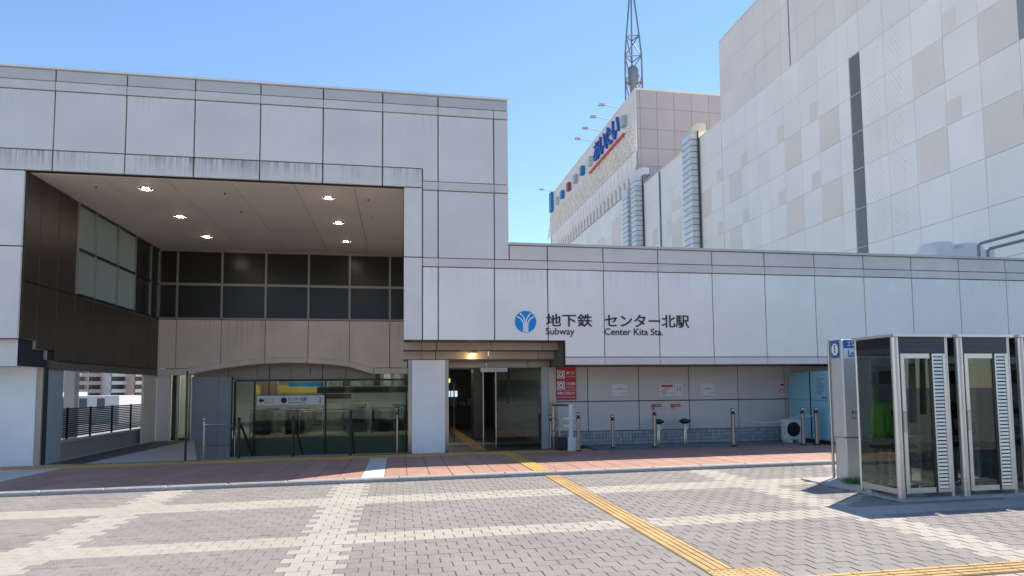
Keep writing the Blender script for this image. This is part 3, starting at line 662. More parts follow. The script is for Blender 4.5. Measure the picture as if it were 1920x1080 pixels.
disc(MB(), -3.98, 1.345, .10, 23.599, .004).build('emblem', 'letter_black', hs)
MB().prism([(-4.82, 1.345), (-4.73, 1.45), (-4.73, 1.39), (-4.65, 1.39), (-4.65, 1.3), (-4.73, 1.3), (-4.73, 1.24)], 'y', 23.594, 23.599).build('arrow', 'letter_black', hs)

# stair handrails
hr = [(-4.85, 'slim', 'steel handrail post with level top bend beside the grey stair wall'), (-4.02, 'black', 'black stair handrail with ball cap next to the grey stair wall'),
      (-2.69, 'black', 'black stair handrail in front of the hanging sign'), (-1.26, 'black', 'black stair handrail standing tallest before the rounded pod'), (-.05, 'slim', 'slim ball-topped post beside the white column at the stairs')]
for (x0, kind, lab) in hr:
    h = thing('stair_handrail', lab, 'handrail', (x0, 17.42, -.01), 'handrails at the head of the stairs'); r = .024 if kind == 'slim' else .04
    m = 'stainless' if kind == 'slim' else 'black'; top = 1.0 if x0 != -1.26 else 1.14
    MB().tube([(x0, 17.42, -.01), (x0, 17.42, top-.06)], r, 12).build('post', m, h, True)
    MB().ball(x0, 17.42, top-.02, .042).build('ball_cap', m, h, True)
    if x0 == -4.85: MB().tube([(x0, 17.42, .84), (x0+.55, 17.5, .84), (x0+.60, 17.6, .80), (x0+.60, 20.6, -1.1)], .02, 8).build('rail', m, h, True); MB().tube([(x0+.60, 18.0, .55), (x0+.60, 18.0, -.25)], .015, 8).build('baluster', m, h, True)
    elif kind == 'black': MB().tube([(x0, 17.42, .86), (x0, 17.6, .82), (x0, 21.2, -1.45)], .03, 8).build('rail', m, h, True)

# louvre fence, outer column and dwarf wall seen through the side opening
lf = thing('louvre_fence', 'dark horizontal louvre fence seen through the opening left of the stairs', 'fence', (-8.7, 20.6, 0))
for k in range(14): MB().box(-8.78, -8.70, 17.6, 24.2, .50+.056*k, .540+.056*k).build('slat', 'dark_metal', lf)
for yy in (17.62, 18.9, 20.2, 21.6, 23.0, 24.1): MB().box(-8.70, -8.66, yy, yy+.05, .45, 1.29).build('post', 'dark_metal', lf)
dw = thing('dwarf_wall', 'low dark panelled wall carrying the louvre fence', 'wall', (-8.6, 20.6, -.1))
for k in range(8): MB().cbox('+x', -8.8, -8.6, 17.55+.83*k+.006, 18.38+.83*k-.006, -.2, .38, .005).build('panel', 'shelf_grey', dw)
MB().box(-8.84, -8.57, 17.5, 24.25, .385, .43).build('coping', 'concrete', dw)
oc = thing('outer_column', 'pale concrete column outside the side opening behind the fence', 'column', (-10.3, 22.6, 0))
MB().box(-10.45, -10.15, 22.5, 22.8, -4.6, 6.5).build('shaft', 'jamb', oc)
MB().box(-8.46, -8.40, 23.25, 24.4, -.2, 2.25).build('side_pier', 'jamb', sb)

# ================================================================== SIGNS AND NOTICES
sg = thing('station_name_sign', 'black raised station name letters with round blue emblem on the facade', 'sign', (5.3, 16, 3.0))
disc(MB(), 3.165, 3.385, .278, 15.998, .012, 48).build('emblem', 'emblem_blue', sg)
def stroke(pts, w, y):
    L_, R_ = [], []
    for i, p in enumerate(pts):
        a = Vector(pts[max(i-1, 0)]); b = Vector(pts[min(i+1, len(pts)-1)]); d = (b-a).normalized(); n = Vector((-d.y, d.x))
        L_.append((p[0]+n.x*w/2, p[1]+n.y*w/2)); R_.append((p[0]-n.x*w/2, p[1]-n.y*w/2))
    m = MB(); k = len(pts)
    m.add([(a[0], y, a[1]) for a in L_]+[(a[0], y, a[1]) for a in R_]+[(a[0], y+.006, a[1]) for a in L_]+[(a[0], y+.006, a[1]) for a in R_],
          [(i, i+1, k+i+1, k+i) for i in range(k-1)]+[(i, i+1, 2*k+i+1, 2*k+i) for i in range(k-1)]+[(k+i, k+i+1, 3*k+i+1, 3*k+i) for i in range(k-1)])
    return m
R0 = .278
def bez(a, b, c, d, n=14): return [tuple((1-t)**3*a[i]+3*(1-t)**2*t*b[i]+3*(1-t)*t*t*c[i]+t**3*d[i] for i in (0, 1)) for t in [j/n for j in range(n+1)]]
for s_ in (-1, 1):
    pa = bez((-.80, .47), (-.42, .32), (-.20, .05), (-.19, -.35))+[(-.19, -.95)]
    pb = bez((-.52, .78), (-.22, .55), (-.06, .25), (-.055, -.12))+[(-.055, -.97)]
    for q in (pa, pb): stroke([(3.165+s_*u*R0, 3.385+w*R0) for u, w in q], .030, 15.981).build('emblem_stripe', 'white_paint', sg)
text_piece('地下鉄', 3.70, 4.93, 3.265, 3.60, 'letter_black', 'lettering', sg, 15.998, depth=.012, bold=.012)
text_piece('センター北駅', 5.27, 7.62, 3.255, 3.60, 'letter_black', 'lettering', sg, 15.998, depth=.012, bold=.012)
text_piece('Subway', 3.69, 4.45, 3.005, 3.235, 'letter_black', 'lettering', sg, 15.998, depth=.012, bold=.006)
text_piece('Center Kita Sta.', 5.26, 6.87, 3.055, 3.235, 'letter_black', 'lettering', sg, 15.998, depth=.012, bold=.006)

rb = thing('red_notice_board', 'tall red no smoking notice board beside the entrance', 'notice', (4.62, 17.55, 1.8))
MB().cbox('-y', 4.33, 4.91, 17.56, 17.59, 1.355, 2.262, .004).build('board', 'notice_red', rb)
for (zc, t1, t2) in ((2.07, '禁 煙', 'No Smoking'), (1.765, '火気厳禁', 'No Open Flames')):
    MB().box(4.36, 4.58, 17.554, 17.56, zc-.11, zc+.11).build('pictogram_panel', 'white_paint', rb)
    ring = [(4.47+.085*math.cos(2*PI*k/24), zc+.085*math.sin(2*PI*k/24)) for k in range(25)]
    stroke(ring, .018, 15.0).v
    m = stroke(ring, .020, 17.548); m.build('pictogram_ring', 'ink_grey', rb)
    disc(MB(), 4.47, zc, .035, 17.553, .004, 12).build('pictogram_dot', 'notice_red', rb)
    text_piece(t1, 4.62, 4.88, zc+.0, zc+.09, 'white_paint', 'lettering', rb, 17.559, depth=.004, bold=.01)
    text_piece(t2, 4.62, 4.87, zc-.09, zc-.04, 'white_paint', 'lettering', rb, 17.559, depth=.004)
text_piece('駅構内終日禁煙です', 4.37, 4.87, 1.50, 1.585, 'white_paint', 'lettering', rb, 17.559, depth=.004, bold=.01)
text_piece('No smoking in the station', 4.37, 4.87, 1.405, 1.455, 'white_paint', 'lettering', rb, 17.559, depth=.004)
MB().box(4.35, 4.89, 17.556, 17.56, 1.625, 1.632).build('rule', 'white_paint', rb)

def notice(x0, x1, z0, z1, lab, kind, y=17.596, grp='notices on the recessed wall'):
    n = thing('paper_notice', lab, 'notice', ((x0+x1)/2, y, (z0+z1)/2), grp)
    MB().cbox('-y', x0, x1, y-.006, y, z0, z1, .001).build('sheet', 'paper', n)
    w, h = x1-x0, z1-z0; yy = y-.0065
    def ln(a, b, c, t, m='ink_grey'): MB().box(x0+w*a, x0+w*b, yy-.0015, yy, z0+h*c, z0+h*c+t).build('print_line', m, n)
    if kind == 'lines':
        for a, b, c in ((.12, .9, .52), (.3, .62, .6), (.1, .2, .2), (.6, .85, .15)): ln(a, b, c, .014)
        ln(.84, .92, .18, .03)
    elif kind == 'red':
        ln(.08, .92, .72, .07, 'notice_red'); ln(.35, .7, .6, .012); ln(.35, .7, .5, .012); ln(.5, .8, .2, .012); ln(.82, .93, .12, .03)
        cx_, cz_ = x0+w*.28, z0+h*.32
        m = stroke([(cx_, cz_+.08), (cx_+.08, cz_), (cx_, cz_-.08), (cx_-.08, cz_), (cx_, cz_+.08)], .022, yy-.004); m.build('diamond', 'notice_red', n)
        disc(MB(), cx_, cz_, .02, yy, .003, 10).build('print_mark', 'notice_red', n)
    else:
        for c in (.75, .62, .5, .38): ln(.2, .45, c, .02); ln(.6, .85, c, .02)
        ln(.8, .9, .15, .03)
    return n
notice(5.98, 6.43, 1.46, 1.79, 'white notice sheet above the empty bollard, left of the others', 'lines')
notice(7.42, 7.85, 1.44, 1.78, 'notice with red header and red diamond mark', 'red')
notice(7.88, 8.11, 1.44, 1.77, 'narrow cream sheet beside the red headed notice', 'grid')
notice(8.68, 9.12, 1.44, 1.78, 'white notice sheet right of the narrow cream sheet', 'lines')
notice(11.22, 11.37, 1.42, 1.80, 'small red and white notice half hidden by the blue kiosk', 'red')
for (x0, lab) in ((7.15, 'red sticker above the left smoking stand'), (7.74, 'red sticker above the right smoking stand')):
    s_ = thing('red_sticker', lab, 'sticker', (x0, 17.596, 1.14), 'red stickers on the recessed wall')
    MB().prism([(x0, 1.07), (x0+.1, 1.07), (x0+.1, 1.12), (x0+.30, 1.12), (x0+.30, 1.20), (x0, 1.20)], 'y', 17.592, 17.597).build('sheet', 'notice_red', s_)
    MB().box(x0+.12, x0+.27, 17.589, 17.592, 1.145, 1.175).build('print_line', 'shop_pink', s_); disc(MB(), x0+.05, 1.12, .03, 17.592, .003, 12).build('print_mark', 'shop_pink', s_)

# ================================================================== STREET FURNITURE
def bollard(x, y, top, r, label):
    z = S(x, y) if x < 5.1 else .09+G(x)*.3
    b = thing('bollard', label, 'bollard', (x, y, z), 'stainless bollards before the recessed wall')
    MB().lathe([(r*2.0, 0), (r*2.0, .012), (r*1.5, .025), (r, .03)], x, y, z, 20).build('base_flange', 'dark_metal', b, True)
    MB().lathe([(r, .012), (r, top-.16), (r*1.02, top-.155)], x, y, z, 20).build('shaft', 'stainless', b, True)
    MB().lathe([(r*1.25, top-.16), (r*1.3, top-.14), (r*.7, top-.11), (r*.55, top-.09)], x, y, z, 18).build('collar', 'dark_metal', b, True)
    MB().ball(x, y, z+top-.055, .058).build('ball', 'stainless', b, True)
    return (x, y, z+top-.19)
bpos = [(4.0, 16.9, .92, .030, 'thin bollard right against the door jamb'), (4.60, 16.3, 1.0, .045, 'bollard beside the white folding frame'), (5.58, 16.45, .88, .045, 'short bollard standing under the leftmost white notice'),
        (6.72, 16.35, 1.0, .05, 'bollard overlapping the left smoking stand'), (8.82, 16.05, 1.0, .05, 'lone bollard in the middle of the blank wall'),
        (10.75, 15.85, 1.0, .05, 'bollard in front of the outdoor air conditioner'), (11.12, 15.80, 1.0, .05, 'bollard in front of the blue kiosk text')]
ends = [bollard(*b) for b in bpos]
def chain(a, b, sag, label):
    n = 40; mb = MB(); prev = None
    for i in range(n+1):
        t = i/n; p = Vector(a).lerp(Vector(b), t); p.z -= sag*4*t*(1-t)
        if prev is not None:
            mb.tube([prev, p], .007 if i % 2 else .005, 5)
        prev = p
    o = mb.build('chain', 'plastic_white'); tag(o, label, 'chain', 'chains between the bollards'); return o
def tag_(o, *a): return tag(o, *a)
chain(ends[1], ends[2], .22, 'pale chain from the folding frame bollard to the short bollard')
chain(ends[4], ends[5], .20, 'pale chain sagging towards the air conditioner')
chain(ends[5], ends[6], .05, 'short pale chain before the blue kiosk')
for (x, lab) in ((7.2, 'left smoking stand with mushroom top, behind a bollard'), (8.0, 'right smoking stand with mushroom top under the narrow sheet')):
    y = 17.25; z = .085
    a = thing('smoking_stand', lab, 'ashtray', (x, y, z), 'smoking stands against the recessed wall')
    MB().lathe([(.07, 0), (.07, .02), (.055, .03), (.055, .56), (.05, .57)], x, y, z, 20).build('post', 'stainless', a, True)
    MB().lathe([(.06, .56), (.15, .60), (.165, .63), (.155, .66), (.09, .69), (.05, .70)], x, y, z, 24).build('bowl', 'dark_metal', a, True)
    MB().lathe([(.06, .694), (.075, .705), (.05, .715)], x, y, z, 16).build('snuffer', 'brushed', a, True)
    MB().box(x-.04, x+.05, y-.075, y-.055, z+.40, z+.50).build('hinge', 'brushed', a)
# white folding frame by the door
ff = thing('folding_frame', 'pale metal frame stand with box foot between door and red board', 'frame', (4.45, 16.6, .09))
MB().box(4.06, 4.10, 16.9, 16.94, .03, 1.24).build('rear_post', 'brushed', ff); MB().box(4.22, 4.25, 16.85, 16.88, .03, 1.22).build('rear_post', 'brushed', ff)
MB().box(4.38, 4.48, 16.40, 16.46, .40, 1.26).build('front_post', 'plastic_white', ff)
MB().box(4.05, 4.40, 16.44, 16.94, 1.215, 1.255).build('top_bar', 'dark_metal', ff)
for z0 in (.68, .87): MB().box(4.22, 4.55, 16.38, 16.60, z0, z0+.045).build('rail', 'plastic_white', ff)
MB().box(4.08, 4.42, 16.46, 16.9, .36, .40).build('lower_bar', 'dark_metal', ff)
MB().cbox('-y', 4.34, 4.57, 16.35, 16.60, .04, .40, .012).build('foot_box', 'plastic_white', ff)
MB().box(4.12, 4.335, 16.42, 16.86, .04, .36).build('lower_case', 'dark_metal', ff)
MB().tube([(4.08, 16.9, .9), (4.24, 16.87, .78), (4.06, 16.9, .52)], .012, 6).build('cable', 'dark_metal', ff)
# outdoor unit and blue kiosk
ac = thing('outdoor_unit', 'white air conditioner outdoor unit between bollard and blue kiosk', 'air conditioner', (11.1, 16.9, .09))
MB().cbox('-y', 10.85, 11.37, 16.75, 17.02, .16, .74, .02).build('case', 'plastic_white', ac)
m = MB()
for r_ in (.20, .165, .13, .095, .06, .03):
    m.add(*[(lambda s_: (s_.v, s_.f))(stroke([(11.06+r_*math.cos(2*PI*k/28), .46+r_*math.sin(2*PI*k/28)) for k in range(29)], .010, 16.742))][0])
m.build('fan_grille', 'dark_metal', ac); disc(MB(), 11.06, .46, .205, 16.7495, .003, 28).build('fan_opening', 'black', ac)
for x0 in (10.9, 11.22): MB().box(x0, x0+.1, 16.72, 17.05, .085, .16).build('foot', 'plastic_white', ac)
MB().tube([(11.37, 16.9, .62), (11.40, 16.92, .55), (11.39, 16.95, .2)], .02, 8).build('hose', 'plastic_white', ac, True)
kz = thing('blue_kiosk', 'light blue two-door kiosk with printed text at the end of the recess', 'kiosk', (12, 16.5, .09))
MB().box(11.44, 13.2, 15.62, 17.5, .20, 2.1).build('body', 'kiosk_blue', kz); MB().box(11.46, 13.2, 15.66, 17.5, .07, .20).build('plinth', 'dark_metal', kz)
for a, b in ((15.64, 16.40), (16.47, 17.3)):
    for z0, z1 in ((.22, 1.28), (1.29, 2.08)): MB().cbox('-x', 11.40, 11.44, a, b, z0, z1, .006).build('door', 'kiosk_blue', kz)
MB().box(11.41, 11.44, 16.405, 16.465, .22, 2.08).build('door_gap', 'black', kz)
for k, (a, b) in enumerate(((0, .36), (.03, .2), (.03, .3), (.0, .34), (.02, .33), (.0, .31), (.02, .24))): MB().box(11.396, 11.40, 16.12-b, 16.12-a, 1.86-.065*k, 1.885-.065*k).build('print_line', 'ink_grey', kz)
MB().box(11.396, 11.40, 15.72, 15.92, 1.345, 1.375).build('print_line', 'letter_black', kz)

# pylon
pz = G(8.0)
py = thing('information_pylon', 'tall silver information pylon with blue header behind the phone booths', 'sign pylon', (8.1, 10.1, pz), None)
MB().cbox('-y', 7.60, 8.75, 10.02, 10.34, .80, 2.50, .02).build('upper_case', 'pylon_silver', py)
MB().cbox('-y', 7.62, 8.75, 10.04, 10.32, .03, .785, .02).build('lower_case', 'pylon_silver', py)
MB().tube([(7.585, 10.35, .03), (7.585, 10.35, 2.52)], .025, 10).build('edge_tube', 'stainless', py, True)
MB().box(7.635, 8.70, 10.008, 10.02, 2.345, 2.49).build('header_plate', 'pylon_blue', py); MB().box(7.635, 8.70, 10.008, 10.02, 2.16, 2.343).build('header_plate', 'white_paint', py)
MB().box(7.592, 7.60, 10.08, 10.30, 2.18, 2.49).build('side_plate', 'pylon_blue', py)
m = MB(); n = 20
m.add([(7.588, 10.19+.085*math.cos(2*PI*k/n), 2.33+.105*math.sin(2*PI*k/n)) for k in range(n)], [tuple(range(n))]); m.build('side_oval', 'white_paint', py)
for z0 in (2.27, 2.32, 2.37): MB().box(7.583, 7.587, 10.175, 10.205, z0, z0+.035).build('side_mark', 'letter_black', py)
text_piece('エレ', 7.70, 7.85, 2.375, 2.465, 'white_paint', 'lettering', py, 10.007, depth=.004, bold=.02)
text_piece('Lo', 7.71, 7.83, 2.19, 2.31, 'pylon_blue', 'lettering', py, 10.007, depth=.004, bold=.02)
text_piece('セン', 7.73, 7.85, 1.20, 1.26, 'letter_black', 'lettering', py, 10.019, depth=.004, bold=.02)
text_piece('Cen', 7.73, 7.83, 1.11, 1.16, 'ink_grey', 'lettering', py, 10.019, depth=.004)
MB().box(7.5, 8.85, 9.95, 10.45, -.03, .03).build('plinth', 'concrete', py)

# phone booths
structure('booth_pad', MB().box(7.02, 10.58, 8.14, 10.48, -.03, .022).ground(), 'concrete')
def phone_booth(x0, label):
    y0, W, D, z0 = 8.27, .86, .80, G(7.8)+.022; x1, y1 = x0+W, y0+D; B = Vector((x0, y0, z0))
    b = thing('phone_booth', label, 'phone booth', (x0+W/2, y0+D/2, z0), 'glass phone booths in a row')
    H = 2.38-z0+.03
    def bx(*a): return MB().box(a[0]+x0, a[1]+x0, a[2]+y0, a[3]+y0, a[4]+z0, a[5]+z0)
    MB().tube([(x0+.0, y0+.0, z0), (x0, y0, z0+2.33)], .052, 16).build('corner_post', 'brushed', b, True)
    for (px, py_) in ((x1, y0), (x0, y1), (x1, y1)): MB().tube([(px, py_, z0), (px, py_, z0+2.33)], .024, 12).build('corner_post', 'brushed', b, True)
    r = MB(); r.add([(x0-.07, y0-.07, z0+2.335), (x1+.05, y0-.07, z0+2.335), (x1+.05, y1+.01, z0+2.335), (x0-.07, y1+.01, z0+2.335),
                     (x0-.07, y0-.07, z0+2.375), (x1+.05, y0-.07, z0+2.375), (x1+.05, y1+.01, z0+2.375), (x0-.07, y1+.01, z0+2.375)],
                    [(0, 3, 2, 1), (4, 5, 6, 7), (0, 1, 5, 4), (1, 2, 6, 5), (2, 3, 7, 6), (3, 0, 4, 7)])
    r.build('roof', 'brushed', b)
    bx(.055, W-.026, -.012, .012, 2.19, 2.33).build('header_panel', 'booth_navy', b); bx(.055, W-.026, -.008, .014, 2.10, 2.188).build('header_panel', 'booth_navy', b)
    for xx in (0, W):
        for k in range(5): bx(xx-.026, xx+.012, .055, D-.026, 2.186+.03*k, 2.200+.03*k).build('louvre_slat', 'booth_navy', b)
        bx(xx+.016, xx+.02, .055, D-.026, 2.18, 2.33).build('louvre_back', 'black', b)
        bx(xx-.012, xx+.012, .055, D-.026, 2.10, 2.18).build('side_rail', 'booth_navy', b)
        bx(xx-.004, xx+.004, .06, D-.028, .13, 2.10).build('pane', 'booth_glass', b)
        bx(xx-.016, xx+.016, .055, D-.026, .05, .13).build('side_rail', 'brushed', b)
    bx(.03, W-.03, D-.004, D+.004, .13, 2.10).build('pane', 'clear_glass', b); bx(.026, W-.026, D-.016, D+.016, .05, .13).build('rear_rail', 'brushed', b); bx(.026, W-.026, D-.012, D+.012, 2.10, 2.33).build('rear_header', 'booth_navy', b)
    # folding door with glass, then the louvred leaf
    d = bx(.075, .135, -.02, .02, .07, 2.09).build('door', 'brushed', b)
    bx(.136, .56, -.02, .02, 2.02, 2.09).build('door_rail', 'brushed', d); bx(.136, .56, -.02, .02, .07, .145).build('door_rail', 'brushed', d)
    bx(.136, .555, -.005, .005, .145, 2.02).build('pane', 'booth_glass', d); bx(.561, .60, -.012, .012, .07, 2.09).build('gasket', 'black', d)
    lv = bx(.602, .625, -.02, .02, .07, 2.09).build('louvre_leaf', 'brushed', b); bx(.785, .832, -.02, .02, .07, 2.09).build('stile', 'brushed', lv)
    bx(.626, .784, -.018, .02, .07, .12).build('leaf_rail', 'brushed', lv); bx(.626, .784, -.018, .02, 2.05, 2.09).build('leaf_rail', 'brushed', lv)
    MB().tube([(x0+.105, y0-.045, z0+.95), (x0+.105, y0-.045, z0+1.25)], .009, 8).build('pull_handle', 'stainless', d, True)
    for hz in (.96, 1.24): MB().tube([(x0+.105, y0-.045, z0+hz), (x0+.105, y0-.02, z0+hz)], .006, 6).build('handle_stub', 'stainless', d)
    sm = MB(); sm.add([(-.078, .014, -.010), (.078, .014, -.010), (.078, -.016, -.022), (-.078, -.016, -.022), (-.078, .016, .020), (.078, .016, .020), (.078, -.012, .012), (-.078, -.012, .012)],
                      [(0, 3, 2, 1), (4, 5, 6, 7), (0, 1, 5, 4), (1, 2, 6, 5), (2, 3, 7, 6), (3, 0, 4, 7)])
    me = sm.mesh('slat', 'brushed')
    for k in range(36): inst(me, 'slat', lv, (x0+.705, y0, z0+.15+.0535*k))
    bx(.626, .784, .021, .024, .12, 2.05).build('leaf_back', 'booth_navy', lv)
    MB().lathe([(.06, 2.06), (.10, 2.07), (.10, 2.10)], x0+.42, y0+.5, z0, 16).build('ceiling_lamp', 'white_paint', b, True)
    bx(.02, W-.02, .04, D-.02, 2.11, 2.13).build('ceiling', 'booth_navy', b)
    return b
b1 = phone_booth(7.13, 'phone booth nearest the pylon, with a green phone inside')
b2 = phone_booth(8.21, 'middle phone booth of the row with closed louvred door')
b3 = phone_booth(9.29, 'phone booth cut by the photo edge, farthest from the pylon')
def phone_set(x0, m, lab, stand_lab):
    z0 = G(7.8)+.022; y0 = 8.27-.10
    s_ = thing('phone_stand', stand_lab, 'stand', (x0+.4, y0+.85, z0), 'phone stands in the booths')
    def bx(*a): return MB().box(a[0]+x0, a[1]+x0, a[2]+y0, a[3]+y0, a[4]+z0, a[5]+z0)
    bx(.10, .76, .50, .85, .80, .84).build('shelf', 'shelf_grey', s_); bx(.12, .74, .58, .85, .66, .70).build('shelf', 'dark_metal', s_)
    for k in range(4): bx(.16+.16*k, .22+.16*k, .78, .83, .03, .66).build('leg', 'shelf_grey', s_)
    bx(.10, .76, .62, .85, .02, .10).build('foot', 'shelf_grey', s_); bx(.30, .74, .835, .86, .845, 1.6).build('backboard', 'shelf_grey', s_)
    bx(.32, .56, .65, .83, 1.645, 1.85).build('top_box', 'black', s_); bx(.10, .76, .70, .86, 1.605, 1.64).build('upper_shelf', 'shelf_grey', s_)
    bx(.45, .68, .60, .82, .702, .73).build('phone_book', 'phone_blue', s_)
    p = thing('public_telephone', lab, 'telephone', (x0+.3, y0+.8, z0+.84), 'telephones in the booths')
    pr = [(.14, .845), (.14, 1.20), (.17, 1.30), (.24, 1.36), (.32, 1.37), (.40, 1.30), (.46, 1.15), (.47, .845)]
    MB().prism([(a+x0, h+z0) for a, h in pr], 'y', y0+.56, y0+.82).build('body', m, p)
    MB().cbox('-y', x0+.30, x0+.43, y0+.545, y0+.56, z0+.95, z0+1.10, .004).build('keypad', 'shelf_grey', p)
    MB().cbox('-y', x0+.28, x0+.42, y0+.545, y0+.56, z0+1.17, z0+1.25, .004).build('display', 'black', p)
    MB().tube([(x0+.20, y0+.53, z0+.93), (x0+.19, y0+.51, z0+1.03), (x0+.20, y0+.53, z0+1.17)], [.032, .02, .032], 10).build('handset', m, p, True)
    MB().tube([(x0+.20, y0+.53, z0+.92), (x0+.16, y0+.50, z0+.86), (x0+.25, y0+.50, z0+.85), (x0+.36, y0+.54, z0+.86)], .008, 6).build('cord', 'black', p, True)
phone_set(7.13, 'phone_green', 'green public telephone in the booth nearest the pylon', 'grey slatted phone stand under the green phone')
phone_set(8.21, 'dark_metal', 'dark public telephone in the middle booth', 'grey slatted phone stand in the middle booth')
phone_set(9.29, 'phone_blue', 'blue public telephone in the booth at the photo edge', 'grey slatted phone stand under the blue phone')
# weeds at the pylon foot
gm = MB()
for k in range(240):
    x = random.gauss(7.52, .09); y = random.gauss(9.72, .10); h = random.uniform(.04, .13); a = random.uniform(0, 2*PI); z = G(7.5)+.02; dx, dy = random.uniform(-.04, .04), random.uniform(-.04, .04)
    gm.add([(x-.006*math.cos(a), y-.006*math.sin(a), z), (x+.006*math.cos(a), y+.006*math.sin(a), z), (x+dx+.004, y+dy, z+h*.7), (x+dx*1.6, y+dy*1.6, z+h)], [(0, 1, 2), (0, 2, 3)])
o = gm.build('weeds', 'grass_green'); o['kind'] = 'stuff'; o['label'] = 'tuft of green weeds at the foot of the silver pylon'

# things on the low roof
rv = thing('roof_fan_unit', 'white twin fan unit on the low station roof before the mall wall', 'fan unit', (19.7, 20, 5.25))
MB().box(18.7, 21.1, 19.5, 20.7, 5.25, 6.52).build('case', 'plastic_white', rv)
for x0 in (19.25, 20.45):
    MB().lathe([(.56, 0), (.56, .14), (.50, .26), (.42, .28), (.40, .16)], x0, 20.1, 6.52, 28).build('fan_cowl', 'plastic_white', rv, True)
    MB().lathe([(.38, .2), (.05, .24)], x0, 20.1, 6.52, 20).build('fan_grille', 'duct_seam', rv)
rp = thing('roof_pipes', 'pair of grey roof pipes beside the white fan unit', 'pipes', (17.6, 16.6, 5.3))
MB().tube([(17.55, 16.75, 5.25), (17.55, 16.75, 5.95), (17.55, 16.68, 6.0), (17.55, 14.9, 6.03)], .045, 10).build('pipe', 'mast_steel', rp, True)
MB().tube([(17.72, 16.60, 5.25), (17.72, 16.60, 5.76), (17.72, 16.52, 5.81), (17.72, 14.9, 5.83)], .045, 10).build('pipe', 'mast_steel', rp, True)

# ================================================================== THE MALL
XM = 26.0
def wall_panels(root, y_edges, z_edges, pick, accents=()):
    cache = {}
    for a, b in zip(y_edges[:-1], y_edges[1:]):
        for c, d in zip(z_edges[:-1], z_edges[1:]):
            m = pick((a+b)/2, (c+d)/2); k = (round(b-a, 3), round(d-c, 3), m)
            if k not in cache:
                w, h = (b-a)/2, (d-c)/2; cache[k] = MB().cbox('-x', 0, .12, -w+.008, w-.008, -h+.008, h-.008, .006).mesh('wall_panel', m)
            inst(cache[k], 'wall_panel', root, (XM, (a+b)/2, (c+d)/2))
    for (a, b, c, d) in accents: MB().cbox('-x', XM-.006, XM, a+.01, b-.01, c+.01, d-.01, .002).build('accent_panel', 'mall_beige', root)
me_ = [14.9, 16.75, 18.6, 20.45, 22.3, 24.2, 26.1, 28.0, 29.87]
mz = [4.7, 7.2, 9.6, 11.85, 14.15, 16.3, 18.55, 20.9, 23.25, 25.5, 27.8, 30.1]
mall = thing('mall_block', 'large panelled mall wall with beige patches and a tall louvre slot', 'mall', (40, 30, -4.6))
MB().box(XM+.12, 70, 14.8, 47.7, -4.6, 30.05).build('building_body', 'mall_body', mall)
MB().box(XM-.03, 70, 14.8, 47.72, 30.1, 30.25).build('roof_coping', 'mall_pink', mall)
def pick1(y, z): return 'mall_pink' if z > 23.25 else 'mall_white'
acc = [(26.1, 28.0, 16.3, 18.55), (24.2, 26.1, 18.55, 18.56), (25.28, 26.09, 18.57, 19.68), (25.24, 26.07, 14.17, 15.3), (26.1, 28.0, 11.85, 14.15), (22.3, 24.2, 11.85, 14.15), (22.3, 24.2, 16.3, 18.55)]
acc = [a for a in acc if a[3]-a[2] > .1]
wall_panels(mall, me_, mz, pick1, acc)
wall_panels(mall, [29.87, 31.72], mz, pick1); 
wall_panels(mall, [32.62, 33.62], mz, pick1)
wall_panels(mall, [31.72, 32.62], [20.9, 23.25, 25.5, 27.8, 30.1], pick1)
m2 = [33.62, 35.47, 37.32, 39.17, 41.0, 42.4, 44.0, 45.8, 47.7]
wall_panels(mall, m2, mz, pick1, [(33.62, 35.47, 16.3, 18.55), (37.32, 39.17, 16.3, 18.55), (33.62, 35.47, 11.85, 14.15), (37.32, 39.17, 11.85, 14.15), (44.8, 46.75, 16.3, 18.55), (44.96, 46.85, 11.85, 14.15),
    (35.6, 36.37, 18.57, 19.7), (39.2, 39.96, 18.57, 19.67), (35.54, 36.41, 14.17, 15.22), (39.21, 40.11, 14.17, 15.1), (43.89, 44.82, 18.57, 19.6), (43.9, 44.8, 14.17, 15.2)])
MB().box(XM-.004, XM, 38.1, 38.22, 23.3, 30.1).build('movement_joint', 'duct_seam', mall)
def louvre(y0, y1, z0, z1):
    lp = MB().box(XM+.05, XM+.12, y0, y1, z0, z1).build('louvre_panel', 'louvre_grey', mall)
    s_ = MB(); z = z0+.04
    while z < z1-.05:
        s_.add([(XM+.0, y0+.03, z), (XM+.0, y1-.03, z), (XM+.05, y1-.03, z+.07), (XM+.05, y0+.03, z+.07), (XM+.0, y0+.03, z+.02), (XM+.0, y1-.03, z+.02), (XM+.05, y1-.03, z+.09), (XM+.05, y0+.03, z+.09)],
               [(0, 3, 2, 1), (4, 5, 6, 7), (0, 1, 5, 4), (1, 2, 6, 5), (3, 0, 4, 7)]); z += .14
    o = s_.build('louvre_blades', 'louvre_grey', lp); o['kind'] = 'stuff'
    MB().box(XM-.02, XM+.06, y0, y1, z1-.05, z1).build('louvre_frame', 'parapet_grey', lp)
for a, b in zip(mz[2:7], mz[3:8]): louvre(31.74, 32.60, a+.02, b-.02)
louvre(31.74, 32.60, 7.22, 9.58); MB().box(XM, XM+.12, 31.74, 32.60, 4.7, 7.2).build('louvre_panel', 'louvre_grey', mall)
for a, b in ((16.3, 18.55), (18.55, 20.9)): MB().cbox('-x', XM-.03, XM, 20.47, 22.28, a+.02, b-.02, .01).build('louvre_panel', 'louvre_grey', mall)
rel = MB()
